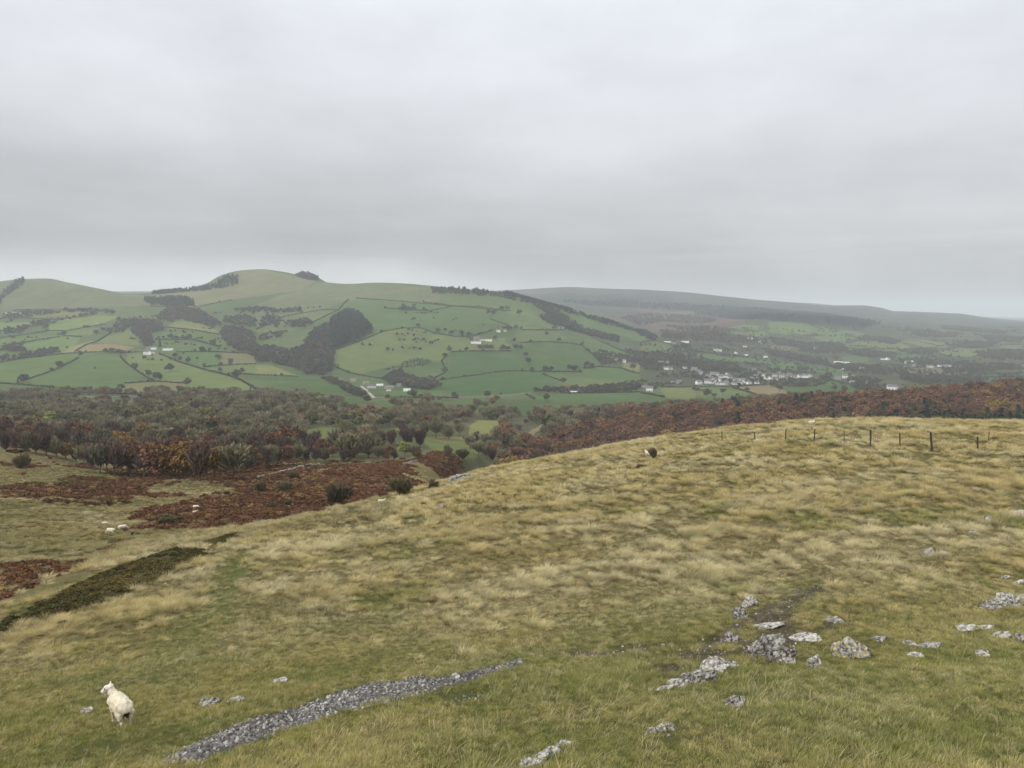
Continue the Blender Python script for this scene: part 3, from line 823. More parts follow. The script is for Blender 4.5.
def limbs_mesh(h, w, base, rng, n1=7, n2=4, r=0.02):
    """a tapered trunk that forks into limbs and branches"""
    V = []; Fc = []; off = 0
    def add(p0, p1, r0, r1, s=5):
        nonlocal off
        v, f = tube(p0, p1, r0, r1, s)
        V.append(v); Fc.extend([tuple(i+off for i in q) for q in f]); off += len(v)
    R = h*r
    mid = np.array([rng.normal()*0.02*h, rng.normal()*0.02*h, base])
    top = mid + np.array([rng.normal()*0.04*h, rng.normal()*0.04*h, (h-base)*0.55])
    add([0, 0, -0.5], mid, R*1.25, R*0.85, 7); add(mid, top, R*0.8, R*0.3, 6)
    for i in range(n1):
        f = (i+0.5)/n1
        s = mid + (top-mid)*f*0.8
        an = i*2.4 + rng.normal()*0.4
        e = s + np.array([math.cos(an)*w*0.33, math.sin(an)*w*0.33, (h-base)*(0.22 + 0.2*rng.random())])
        add(s, e, R*0.45*(1-0.4*f), R*0.18)
        for j in range(n2):
            q = s + (e-s)*(0.45 + 0.5*rng.random())
            a2 = an + rng.normal()*0.9
            e2 = q + np.array([math.cos(a2)*w*0.2, math.sin(a2)*w*0.2, (h-base)*(0.1+0.2*rng.random())])
            add(q, e2, R*0.16, R*0.05, 4)
    return np.concatenate(V), Fc

BARK = mat('bark', (.085, .075, .062), .95, .35, 3.0)
TWIG_GREY = mat('bare_twigs', None, .95, ramp=[(0, (.160, .146, .090)), (.25, (.190, .172, .102)), (.5, (.130, .115, .076)), (.75, (.195, .172, .112))], rand=.18)
TWIG_PURPLE = mat('birch_twigs', None, .95, ramp=[(0, (.105, .072, .058)), (.4, (.120, .082, .060)), (.7, (.095, .070, .060))], rand=.2)
LEAF_RUST = mat('rusty_leaves', None, .9, ramp=[(0, (.155, .084, .050)), (.35, (.140, .078, .050)), (.6, (.165, .092, .054)), (.8, (.130, .078, .054))], rand=.2)
LEAF_OCHRE = mat('ochre_leaves', None, .9, ramp=[(0, (.21, .125, .042)), (.4, (.17, .095, .040)), (.75, (.23, .16, .05))], rand=.2)
LEAF_OLIVE = mat('olive_leaves', None, .9, ramp=[(0, (.12, .12, .045)), (.5, (.095, .10, .04))], rand=.2)
LEAF_LIME = mat('yellow_green_leaves', (.20, .23, .055), .9, rand=.15)
NEEDLES = mat('conifer_needles', None, .9, ramp=[(0, (.022, .038, .024)), (.5, (.030, .046, .030))], rand=.25)
LEAF_DARK = mat('dark_hawthorn', None, .9, ramp=[(0, (.085, .080, .040)), (.5, (.068, .066, .036))], rand=.2)
TWIG_DARK = mat('dark_twigs', None, .95, ramp=[(0, (.060, .062, .044)), (.4, (.075, .072, .050)), (.75, (.052, .056, .042))], rand=.2)
LEAF_HAW = mat('bare_hawthorn', None, .9, ramp=[(0, (.125, .108, .055)), (.5, (.095, .086, .048))], rand=.2)
KINDS_ = {  # name: (material, 'twig'/'leaf', height, width, base, faces, size, lobes)
 'bare_tree': (TWIG_GREY, 'twig', 11, 10, 2.4, 1500, 1.35, 20),
 'hedgerow_tree': (TWIG_DARK, 'leaf', 10, 10, 2.0, 1300, .55, 15),
 'birch_tree': (TWIG_PURPLE, 'twig', 10, 6.5, 2.0, 1300, 1.0, 12),
 'russet_tree': (LEAF_RUST, 'leaf', 10, 9, 2.0, 2600, .58, 18),
 'ochre_tree': (LEAF_OCHRE, 'leaf', 9, 8, 1.8, 2400, .55, 16),
 'olive_tree': (LEAF_OLIVE, 'leaf', 9, 9, 1.6, 1400, .8, 14),
 'lime_green_tree': (LEAF_LIME, 'leaf', 8, 9, 1.5, 1400, .75, 12),
 'dark_tree': (LEAF_DARK, 'leaf', 9, 8, 1.5, 1400, .8, 12),
 'hawthorn_bush': (LEAF_HAW, 'twig', 3.4, 3.8, 0.25, 1500, .42, 15),
}
def conifer_quads(h, w, n, rng, size):
    f = rng.random(n)**1.25
    z = h*(0.08 + 0.92*f)
    r = w*0.5*(1-f)*(0.55 + 0.45*rng.random(n)) + 0.05
    an = rng.random(n)*2*math.pi
    c = np.stack([np.cos(an)*r, np.sin(an)*r, z], 1)
    a = np.stack([np.cos(an), np.sin(an), -0.35 - 0.3*rng.random(n)], 1); a /= np.linalg.norm(a, axis=1)[:, None]
    b = np.stack([-np.sin(an), np.cos(an), 0.2*rng.normal(size=n)], 1)
    s = size*rng.uniform(.6, 1.2, n)
    return quads(c, a*s[:, None]*0.6, b*s[:, None]*0.4)

PROTO = {}      # kind -> list of (trunk mesh, crown mesh)
FARPROTO = {}   # kind -> list of single meshes for copies only a few pixels high
def tree_meshes(kind, k):
    rng = np.random.default_rng(hash(kind) % 1000 + 17*k if False else sum(map(ord, kind)) + 97*k)
    if kind == 'conifer_tree':
        cv, cf = conifer_quads(12, 5, 900, rng, 1.0)
        tv, tf = tube([0, 0, -0.5], [0, 0, 10.5], .22, .05, 6)
        cm = NEEDLES
    else:
        cm, style, h, w, base, n, size, lobes = KINDS_[kind]
        h *= rng.uniform(.9, 1.1); w *= rng.uniform(.88, 1.12)
        cv, cf = crown_quads(h, w, base, n, rng, style, size, lobes)
        tv, tf = limbs_mesh(h, w, base, rng)
    return mesh_from('trunk', tv, tf, [BARK], True), mesh_from('crown', cv, cf, [cm])
def far_mesh(kind, k):
    rng = np.random.default_rng(sum(map(ord, kind)) + 31*k + 5)
    if kind == 'conifer_tree':
        cv, cf = conifer_quads(12, 5.4, 160, rng, 2.0); cm = NEEDLES; h = 12
    else:
        cm, style, h, w, base, n, size, lobes = KINDS_[kind]
        cv, cf = crown_quads(h, w, base, 620 if style == 'twig' else 560, rng, style, (1.35 if kind == 'hedgerow_tree' else min(size*1.6, .95)) if style == 'leaf' else size*.95, lobes)
    tv, tf = tube([0, 0, -1.0], [0, 0, h*0.6], h*.022, h*.01, 4)
    n0 = len(cv)
    V = np.concatenate([cv, tv]); Fc = [tuple(q) for q in cf] + [tuple(i+n0 for i in q) for q in tf]
    return mesh_from(kind, V, Fc, [cm, BARK], mat_idx=[0]*len(cf) + [1]*len(tf))
for kd in list(KINDS_) + ['conifer_tree']:
    PROTO[kd] = [tree_meshes(kd, k) for k in range(3)]
    FARPROTO[kd] = [far_mesh(kd, k) for k in range(3)]

def plant_tree(kind, p, height, label, group=None, rng=RNG, cat=None, wide=1.0, far=False):
    """one tree: an Empty at its foot with trunk and crown; far ones are a single mesh"""
    k = int(rng.integers(0, 3))
    nom = 12 if kind == 'conifer_tree' else KINDS_[kind][2]
    s = height / nom
    if far:
        o = link(kind, FARPROTO[kind][k])
    else:
        o = bpy.data.objects.new(kind, None); COL.objects.link(o); o.empty_display_size = 0.5
        tm, cm = PROTO[kind][k]
        link('trunk', tm, o); link('crown', cm, o)
    o.location = (p[0], p[1], p[2] - 0.1); o.rotation_euler = (0, 0, float(rng.uniform(0, 6.28)))
    o.scale = (s*wide, s*wide, s)
    tag(o, label, cat or ('bush' if 'bush' in kind else 'tree'), group)
    return o

# one object whose copies are made by geometry nodes (only for what nobody could count)
def hidden_proto(name, me):
    return bpy.data.objects.new(name, me)          # never linked to the scene; only read by the nodes
def scatter(name, P, R, S, protos, pick, tint=None, label='', lodmat=None):
    n = len(P)
    me = bpy.data.meshes.new(name)
    me.vertices.add(n); me.vertices.foreach_set('co', np.asarray(P, np.float32).reshape(-1))
    a = me.attributes.new('rot', 'FLOAT_VECTOR', 'POINT'); a.data.foreach_set('vector', np.asarray(R, np.float32).reshape(-1))
    a = me.attributes.new('scl', 'FLOAT_VECTOR', 'POINT'); a.data.foreach_set('vector', np.asarray(S, np.float32).reshape(-1))
    a = me.attributes.new('pick', 'INT', 'POINT'); a.data.foreach_set('value', np.asarray(pick, np.int32))
    if tint is not None:
        c4 = np.ones((n, 4), np.float32); c4[:, :3] = tint
        a = me.attributes.new('tint', 'FLOAT_COLOR', 'POINT'); a.data.foreach_set('color', c4.reshape(-1))
    me.update()
    o = link(name, me)
    g = bpy.data.node_groups.new(name + '_nodes', 'GeometryNodeTree')
    g.interface.new_socket(name='Geometry', in_out='INPUT', socket_type='NodeSocketGeometry')
    g.interface.new_socket(name='Geometry', in_out='OUTPUT', socket_type='NodeSocketGeometry')
    N = g.nodes.new; L = g.links.new
    gi = N('NodeGroupInput'); go = N('NodeGroupOutput')
    iop = N('GeometryNodeInstanceOnPoints')
    join = N('GeometryNodeJoinGeometry')
    for p in reversed(protos):                     # the last link made comes first in the join
        oi = N('GeometryNodeObjectInfo'); oi.inputs['Object'].default_value = p; oi.inputs['As Instance'].default_value = True
        L(oi.outputs['Geometry'], join.inputs[0])
    L(gi.outputs[0], iop.inputs['Points']); L(join.outputs[0], iop.inputs['Instance'])
    iop.inputs['Pick Instance'].default_value = True
    def attr(nm, ty):
        x = N('GeometryNodeInputNamedAttribute'); x.data_type = ty; x.inputs['Name'].default_value = nm
        return [s for s in x.outputs if s.enabled and s.name == 'Attribute'][0]
    L(attr('pick', 'INT'), iop.inputs['Instance Index'])
    er = N('FunctionNodeEulerToRotation'); L(attr('rot', 'FLOAT_VECTOR'), er.inputs[0]); L(er.outputs[0], iop.inputs['Rotation'])
    L(attr('scl', 'FLOAT_VECTOR'), iop.inputs['Scale'])
    L(iop.outputs[0], go.inputs[0])
    md = o.modifiers.new('scatter', 'NODES'); md.node_group = g
    o['kind'] = 'stuff'
    if label: o['label'] = label
    return o
# ------------------------------------------------------------------ grass on the near hillside and the moor
def tuft(n, h, w, spread, lean, rng, wind=0.5, seg=3):
    """n bent blades growing from one clump; wind pushes their tips towards +X. 'up' runs 0..1 along a blade"""
    V = []; Fc = []; U = []; off = 0
    for i in range(n):
        an = rng.uniform(0, 2*math.pi); r0 = spread*math.sqrt(rng.random())
        base = np.array([math.cos(an)*r0, math.sin(an)*r0, -0.04])
        hh = h*rng.uniform(.55, 1.1); ww = w*rng.uniform(.6, 1.3)
        out_ = np.array([math.cos(an), math.sin(an), 0])*lean*rng.uniform(.3, 1.2) + np.array([wind*rng.uniform(.5, 1.3), wind*0.25*rng.normal(), 0])
        side = np.array([-math.sin(an), math.cos(an), 0]); side = side*0.7 + 0.5*rng.normal(size=3)*np.array([1, 1, 0]); side /= np.linalg.norm(side)
        for s in range(seg+1):
            f = s/seg
            p = base + out_*hh*f**1.8 + np.array([0, 0, hh*(f - 0.32*f*f*min(1.6, np.linalg.norm(out_)))])
            wd = ww*(1-f)**0.6 if s < seg else 0
            if s < seg:
                V += [p - side*wd*0.5, p + side*wd*0.5]; U += [f, f]
            else:
                V.append(p); U.append(1.0)
        for s in range(seg-1):
            b = off + 2*s; Fc.append((b, b+1, b+3, b+2))
        b = off + 2*(seg-1); Fc.append((b, b+1, b+2))
        off += 2*seg+1
    me = mesh_from('tuft', V, Fc)
    a = me.attributes.new('up', 'FLOAT', 'POINT'); a.data.foreach_set('value', np.asarray(U, np.float32))
    return me
def grass_mat(name, rootc):
    """each clump has its own tip colour; the blades are greener at their roots"""
    m = bpy.data.materials.new(name); m.use_nodes = True
    t = m.node_tree; N = t.nodes.new; L = t.links.new
    b = t.nodes['Principled BSDF']; b.inputs['Roughness'].default_value = .8; b.inputs['Specular IOR Level'].default_value = .15
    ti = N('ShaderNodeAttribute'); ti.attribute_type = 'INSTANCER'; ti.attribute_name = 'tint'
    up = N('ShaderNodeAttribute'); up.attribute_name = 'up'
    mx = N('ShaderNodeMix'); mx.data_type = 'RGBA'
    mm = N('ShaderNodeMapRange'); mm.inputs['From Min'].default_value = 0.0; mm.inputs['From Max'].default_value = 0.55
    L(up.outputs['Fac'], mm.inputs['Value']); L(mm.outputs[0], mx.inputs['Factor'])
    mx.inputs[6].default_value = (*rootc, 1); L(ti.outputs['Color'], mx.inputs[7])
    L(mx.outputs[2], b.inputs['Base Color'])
    tr = N('ShaderNodeBsdfTranslucent'); L(mx.outputs[2], tr.inputs['Color'])
    ms = N('ShaderNodeMixShader'); ms.inputs[0].default_value = .3
    L(b.outputs[0], ms.inputs[1]); L(tr.outputs[0], ms.inputs[2]); L(ms.outputs[0], t.nodes['Material Output'].inputs['Surface'])
    return m
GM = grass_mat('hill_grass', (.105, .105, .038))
grng = np.random.default_rng(3)
T_NEAR = [hidden_proto('tuft', tuft(70, .11, .0065, .11, .55, grng, .40)) for _ in range(4)]          # short turf close by
T_STALK = [hidden_proto('tuft', tuft(9, .32, .0055, .10, .35, grng, .5, 4)) for _ in range(3)]        # pale flowering stalks
T_MID = [hidden_proto('tuft', tuft(90, .36, .014, .20, .60, grng, .70)) for _ in range(4)]            # tussocks
T_FAR = [hidden_proto('tuft', tuft(55, .40, .035, .26, .60, grng, .70)) for _ in range(3)]
T_TUS = [hidden_proto('tuft', tuft(200, .46, .013, .20, 1.05, grng, .50)) for _ in range(4)]          # whole tussocks
T_TUSF = [hidden_proto('tuft', tuft(110, .46, .028, .22, 1.05, grng, .50)) for _ in range(4)]
PROTOS_G = T_NEAR + T_STALK + T_MID + T_FAR + T_TUS + T_TUSF
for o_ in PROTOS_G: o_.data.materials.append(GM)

def sample_rows(k0, k1, dens, seed):
    """random points on the land between two feature lines; dens(X, Y) = points per square metre"""
    rng = np.random.default_rng(seed)
    r0, r1 = kap_row(k0), min(kap_row(k1), NR-1)
    j0, j1 = 4, NT-5
    X = GX[r0:r1+1, j0:j1+1]; Y = GY[r0:r1+1, j0:j1+1]
    xc = (X[:-1, :-1] + X[1:, 1:])/2; yc = (Y[:-1, :-1] + Y[1:, 1:])/2
    ar = yc * np.diff(TC)[None, j0:j1] * np.abs(Y[1:, :-1] - Y[:-1, :-1])          # plan area of a cell
    ex = ar * dens(xc, yc)
    cnt = rng.poisson(ex)
    ii, jj = np.nonzero(cnt)
    rep = cnt[ii, jj]
    ii = np.repeat(ii, rep); jj = np.repeat(jj, rep)
    u = rng.random(len(ii)); v = rng.random(len(ii))
    G = lambda A: (A[r0:r1+1, j0:j1+1][ii, jj]*(1-u)*(1-v) + A[r0:r1+1, j0:j1+1][ii+1, jj]*u*(1-v)
                   + A[r0:r1+1, j0:j1+1][ii, jj+1]*(1-u)*v + A[r0:r1+1, j0:j1+1][ii+1, jj+1]*u*v)
    return G(GX), G(GY), G(GZ), rng

BARE = EARTH_POLYS + [SCREE_POLY, SCREE_LOW]
ROCK_SPOTS = []
for r_ in ROCKS:
    p_ = seen(r_[0], r_[1]); ROCK_SPOTS.append((p_.x, p_.y, .5*r_[2]*p_.length/F_PX))
def bare(X, Y):
    b = np.zeros(X.shape, bool)
    x = X + 0.2*fbm(X, Y, 1.2, 205, 2); y = Y + 0.25*fbm(X, Y, 1.2, 207, 2)
    for p in EARTH_POLYS: b |= in_poly(x, y, p)
    b &= fbm(X, Y, .55, 209, 3) > -.24                       # turf grows back in patches
    for p in (SCREE_POLY, SCREE_LOW): b |= in_poly(x, y, p)
    for rx, ry, rr in ROCK_SPOTS: b |= ((X-rx)/rr)**2 + ((Y-ry+.35*rr)/(rr*1.0))**2 < .55
    return b
def hollow(X, Y):
    b = np.zeros(X.shape, bool)
    x = X + 0.4*fbm(X, Y, 3, 211, 2); y = Y + 0.8*fbm(X, Y, 3, 213, 2)
    for p in HOLLOW: b |= in_poly(x, y, p)
    return b
def on_trail(X, Y):
    d = np.full(X.shape, 1e9)
    for p, w in TRAIL: d = np.minimum(d, (X-p.x)**2 + ((Y-p.y)*0.8)**2)
    return np.exp(-d/1.6)

P_, R_, S_, K_, C_ = [], [], [], [], []
def add_tufts(X, Y, Z, rng, protos0, nproto, scl, tint, tilt=.15, windy=.6):
    n = len(X)
    P_.append(np.stack([X, Y, Z], 1))
    R_.append(np.stack([rng.normal(0, tilt, n), rng.normal(0, tilt, n), rng.normal(0.0, windy, n)], 1))
    S_.append(np.stack([scl*rng.uniform(.8, 1.25, n), scl*rng.uniform(.8, 1.25, n), scl*rng.uniform(.75, 1.2, n)], 1))
    K_.append(protos0 + rng.integers(0, nproto, n)); C_.append(tint)

PALE = np.array((.55, .48, .285)); OCHR = np.array((.47, .385, .185)); GREEN = np.array((.185, .210, .056)); OLV = np.array((.36, .325, .120))
def tint_of(X, Y, rng, shift=0.0):
    n = len(X)
    g = np.clip(green_amount(X, Y) + shift + rng.normal(0, .26, n), 0, 1)[:, None]
    m = smooth(-.3, .5, fbm(X, Y, 6.0, 221, 3) + rng.normal(0, .2, n))[:, None]
    straw = PALE*m + OCHR*(1-m)
    m2 = smooth(-.4, .4, fbm(X, Y, 2.5, 225, 3) + rng.normal(0, .25, n))[:, None]
    green = GREEN*m2 + OLV*(1-m2)
    c = straw*(1-g) + green*g
    return c * rng.uniform(.7, 1.25, (n, 1))

# close turf, fading out by 45 m
X, Y, Z, rg = sample_rows(0, 5, lambda x, y: 75*(1 - smooth(14, 30, y)) + 10*(1 - smooth(25, 45, y)), 31)
ok = ~bare(X, Y) & (Y > 6.5); X, Y, Z = X[ok], Y[ok], Z[ok]
gr = on_trail(X, Y)
add_tufts(X, Y, Z, rg, 0, 4, (1.0 + .5*np.clip(fbm(X, Y, 2.6, 231, 3), -.5, 1)), tint_of(X, Y, rg, 0.06)*1.06, .2, .9)
# pale stalks standing above it
X, Y, Z, rg = sample_rows(0, 6, lambda x, y: 9.0*np.clip(.35 + fbm(x, y, 4.0, 241, 3), 0.04, 1)*(1 - smooth(25, 60, y)), 33)
ok = ~bare(X, Y) & (Y > 7); X, Y, Z = X[ok], Y[ok], Z[ok]
add_tufts(X, Y, Z, rg, 4, 3, 1.0, PALE*1.05*rg.uniform(.8, 1.2, (len(X), 1)), .25, 1.2)
# one instance per tussock of matted grass, about a metre apart
zone_ = lambda x, y: smooth(15, 27, y + 6*fbm(x, y, 7, 253, 2))
def moor_tint(X, Y, tn, rg):
    mo = (Y > 60) & (X < -.16*Y)          # the damper grass beyond the brow
    gm_ = smooth(-.25, .45, fbm(X, Y, 30.0, 121, 4))[:, None]*np.where(mo, 1, 0)[:, None]
    return tn*np.where(mo, .80, 1)[:, None]*(1-.6*gm_) + np.array((.23, .21, .085))*.6*gm_*rg.uniform(.6, 1.4, (len(X), 1))
def clear(X, Y, rg, brack=True):
    ok = ~bare(X, Y) & ~hollow(X, Y) & (rg.random(len(X)) > on_trail(X, Y)*1.1)
    if brack: ok &= ~(in_br(X, Y) & (Y > 42) & (rg.random(len(X)) < .93))
    return ok
X, Y, Z, rg = sample_rows(1, 8, lambda x, y: (.9 + 1.6*mound(x, y))*zone_(x, y)*(1 - smooth(45, 60, y)), 35)
ok = clear(X, Y, rg); X, Y, Z = X[ok], Y[ok], Z[ok]
add_tufts(X, Y, Z, rg, 14, 4, rg.uniform(.55, 1.25, len(X))*(.8 + .3*mound(X, Y))*np.clip(Y/36, .5, 1), moor_tint(X, Y, tint_of(X, Y, rg, -.16), rg)*1.04, .12, .6)
X, Y, Z, rg = sample_rows(3, 11, lambda x, y: (.8 + 1.5*mound(x, y))*smooth(45, 60, y)*(1 - .4*smooth(100, 160, y))*(1 - smooth(200, 300, y)), 37)
ok = clear(X, Y, rg); X, Y, Z = X[ok], Y[ok], Z[ok]
add_tufts(X, Y, Z, rg, 18, 4, rg.uniform(.6, 1.3, len(X)), moor_tint(X, Y, tint_of(X, Y, rg, -.16), rg)*1.04, .12, .6)
# shorter, greener grass between them; its tint is darkened for the shade between tussocks
X, Y, Z, rg = sample_rows(1, 8, lambda x, y: 4.5*zone_(x, y)*(1 - smooth(45, 60, y)), 45)
ok = clear(X, Y, rg); X, Y, Z = X[ok], Y[ok], Z[ok]
add_tufts(X, Y, Z, rg, 7, 4, .55*np.clip(Y/30, .6, 1), .80*moor_tint(X, Y, tint_of(X, Y, rg, .24), rg), .15, .6)
X, Y, Z, rg = sample_rows(3, 11, lambda x, y: 3.0*smooth(45, 60, y)*(1 - .5*smooth(100, 160, y))*(1 - smooth(200, 300, y)), 47)
ok = clear(X, Y, rg); X, Y, Z = X[ok], Y[ok], Z[ok]
add_tufts(X, Y, Z, rg, 11, 3, .6, .72*moor_tint(X, Y, tint_of(X, Y, rg, .22), rg), .15, .6)
# soft yellow moss under the scree and a green line along the sheep trail
X, Y, Z, rg = sample_rows(0, 4, lambda x, y: 90 + 0*x, 49)
m_ = np.zeros(len(X), bool)
for p in MOSS: m_ |= in_poly(X + .25*fbm(X, Y, 1.2, 291, 2), Y + .3*fbm(X, Y, 1.2, 293, 2), p)
m_ &= ~in_poly(X, Y, SCREE_POLY) & (fbm(X, Y, 1.6, 295, 3) > -.15); X, Y, Z = X[m_], Y[m_], Z[m_]
add_tufts(X, Y, Z, rg, 0, 4, .5, np.array((.30, .30, .055))*rg.uniform(.7, 1.2, (len(X), 1)), .2, 1)
X, Y, Z, rg = sample_rows(0, 4, lambda x, y: 110 + 0*x, 53)
m_ = np.zeros(len(X), bool)
for p in EARTH_POLYS: m_ |= in_poly(X + .5*fbm(X, Y, 1.0, 297, 2), Y + .7*fbm(X, Y, 1.0, 299, 2), p)
for rx, ry, rr in ROCK_SPOTS: m_ |= (((X-rx)/rr)**2 + ((Y-ry+.3*rr)/rr)**2 < 2.2)
m_ &= fbm(X, Y, .6, 301, 3) > -.05; X, Y, Z = X[m_], Y[m_], Z[m_]
add_tufts(X, Y, Z, rg, 0, 4, .45, np.array((.105, .098, .034))*rg.uniform(.6, 1.3, (len(X), 1)), .2, 1)
X, Y, Z, rg = sample_rows(1, 7, lambda x, y: 14 + 0*x, 51)
m_ = on_trail(X, Y) > .35; X, Y, Z = X[m_], Y[m_], Z[m_]
add_tufts(X, Y, Z, rg, 0, 4, .8, np.array((.15, .19, .05))*rg.uniform(.7, 1.2, (len(X), 1)), .2, 1)
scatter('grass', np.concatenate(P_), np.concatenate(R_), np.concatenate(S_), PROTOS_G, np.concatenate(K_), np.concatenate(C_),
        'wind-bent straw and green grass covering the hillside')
N_GRASS = sum(map(len, P_))
print('grass tufts', N_GRASS)

# bracken: low clumps of dead fronds
FR = bpy.data.materials.new('dead_bracken'); FR.use_nodes = True
_t = FR.node_tree; _b = _t.nodes['Principled BSDF']; _b.inputs['Roughness'].default_value = .9; _b.inputs['Specular IOR Level'].default_value = .1
_a = _t.nodes.new('ShaderNodeAttribute'); _a.attribute_type = 'INSTANCER'; _a.attribute_name = 'tint'
_t.links.new(_a.outputs['Color'], _b.inputs['Base Color'])
def clump(n, r, h, size, rng):
    d = rdir(n, rng); d[:, 2] = np.abs(d[:, 2])
    c = d*np.array([r, r, h])*(rng.random((n, 1))**.4)
    a = d*np.array([1, 1, .3]) + .5*rdir(n, rng); a /= np.linalg.norm(a, axis=1)[:, None]
    b = np.cross(a, rdir(n, rng)); b /= np.linalg.norm(b, axis=1)[:, None]
    s = size*rng.uniform(.6, 1.3, n)[:, None]
    v, f = quads(c, a*s*.5, b*s*.22)
    return mesh_from('clump', v, f, [FR])
brng = np.random.default_rng(5)
CL = [hidden_proto('clump', clump(110, .8, .65, .34, brng)) for _ in range(3)]
X, Y, Z, rg = sample_rows(6, 11, lambda x, y: 1.2*np.clip(150/y, 1, 3.5)*(y > 42)*(y < 345)*smooth(-.45, .25, fbm(x, y, 5.0, 271, 3)), 39)
ok = in_br(X, Y); X, Y, Z = X[ok], Y[ok], Z[ok]
n = len(X)
mm_ = rg.random((n, 1))
tn = np.array((.150, .073, .038))*mm_ + np.array((.095, .053, .033))*(1-mm_)
tn = tn*(1 + .35*fbm(X, Y, 14.0, 275, 3))[:, None]
pale = rg.random(n) < .06 + .2*smooth(.1, .5, fbm(X, Y*.4, 12.0, 277, 3)); tn[pale] = (.22, .15, .07)
scatter('bracken', np.stack([X, Y, Z], 1), np.stack([rg.normal(0, .1, n), rg.normal(0, .1, n), rg.uniform(0, 6.28, n)], 1),
        np.stack([rg.uniform(.7, 1.4, n)*np.clip(Y/150, .5, 1)]*2 + [rg.uniform(.5, 1.2, n)*np.clip(Y/150, .5, 1)], 1), CL, rg.integers(0, 3, n), tn, 'dead red-brown bracken over the moor')
# dark low scrub in the hollow and on the moor banks
X, Y, Z, rg = sample_rows(3, 8, lambda x, y: 11.0 + 0*x, 41)
ok = hollow(X, Y) & (rg.random(len(X)) < smooth(-.6, .1, fbm(X, Y, 2.2, 281, 2)))
X2, Y2, Z2, rg2 = sample_rows(6, 11, lambda x, y: .9 + 0*x, 43)
ok2 = np.zeros(len(X2), bool)
for p in DARK_SCRUB: ok2 |= in_poly(X2 + 1.2*fbm(X2, Y2, 16.0, 101, 4), Y2 + 2*fbm(X2, Y2, 20.0, 103, 4), p)
X = np.concatenate([X[ok], X2[ok2]]); Y = np.concatenate([Y[ok], Y2[ok2]]); Z = np.concatenate([Z[ok], Z2[ok2]])
n = len(X); sc_ = np.where(np.arange(n) < ok.sum(), .26, .8)
mm_ = smooth(-.3, .5, fbm(X, Y, 4.0, 283, 3) + rg.normal(0, .2, n))[:, None]
tn = np.array((.125, .100, .038))*mm_ + np.array((.062, .056, .022))*(1-mm_)
scatter('undergrowth', np.stack([X, Y, Z], 1), np.stack([rg.normal(0, .1, n), rg.normal(0, .1, n), rg.uniform(0, 6.28, n)], 1),
        np.stack([sc_*rg.uniform(.8, 1.3, n)]*2 + [sc_*rg.uniform(.7, 1.2, n)], 1), CL, rg.integers(0, 3, n), tn, 'low dark bilberry scrub in the hollow and on the banks')
# ------------------------------------------------------------------ telling look-alikes apart: labels by landmark
MARKS = [('the white farm on the left slope', 150, 352), ('the high white farm', 483, 340), ('the farmyard beside the valley road', 382, 387),
         ('the dark conifer plantation', 350, 330), ('the big white house in the village', 716, 375), ('the white van on the road', 227, 396),
         ('the bare tan field', 105, 349), ('the large white house at right', 892, 388), ('the long white shed at the right', 845, 363),
         ('the dark scrub under the big hill field', 415, 363), ('the white trailer by the tree belt', 574, 392), ('the conifer belt on the descending ridge', 585, 332),
         ('the round hilltop', 255, 272), ('the pale long house under the woods', 667, 341), ('the brown ploughed field below the village', 785, 394),
         ('the saddle between the hills', 145, 294), ('the scattered houses at the far right', 945, 366)]
ORD = ['nearest', 'second nearest', 'third nearest', 'fourth nearest', 'fifth nearest', 'sixth nearest', 'seventh nearest', 'eighth nearest', 'ninth nearest', 'tenth nearest',
       'eleventh nearest', 'twelfth nearest', 'thirteenth nearest', 'fourteenth nearest', 'fifteenth nearest', 'sixteenth nearest', 'seventeenth nearest', 'eighteenth nearest', 'nineteenth nearest', 'twentieth nearest']
def by_mark(items, desc):
    """items: (px, py); desc: function i -> noun phrase. Labels 'noun phrase, third nearest left of the ...'"""
    slots = {}
    for i, (x, y) in enumerate(items):
        d = [(math.hypot((x-mx)*1.0, (y-my)*2.2), m, mx, my) for m, mx, my in MARKS]
        dd, m, mx, my = min(d)
        rel = ('left of' if x < mx else 'right of') if abs(x-mx) > 1.2*abs(y-my) else ('above' if y < my else 'below')
        slots.setdefault((desc(i), rel, m), []).append((dd, i))
    lab = {}
    for (ds, rel, m), L_ in slots.items():
        L_.sort()
        for r, (dd, i) in enumerate(L_):
            lab[i] = f"{ds} {rel} {m}" if len(L_) == 1 else f"{ds}, {ORD[min(r, 19)]} {rel} {m}"
    return lab

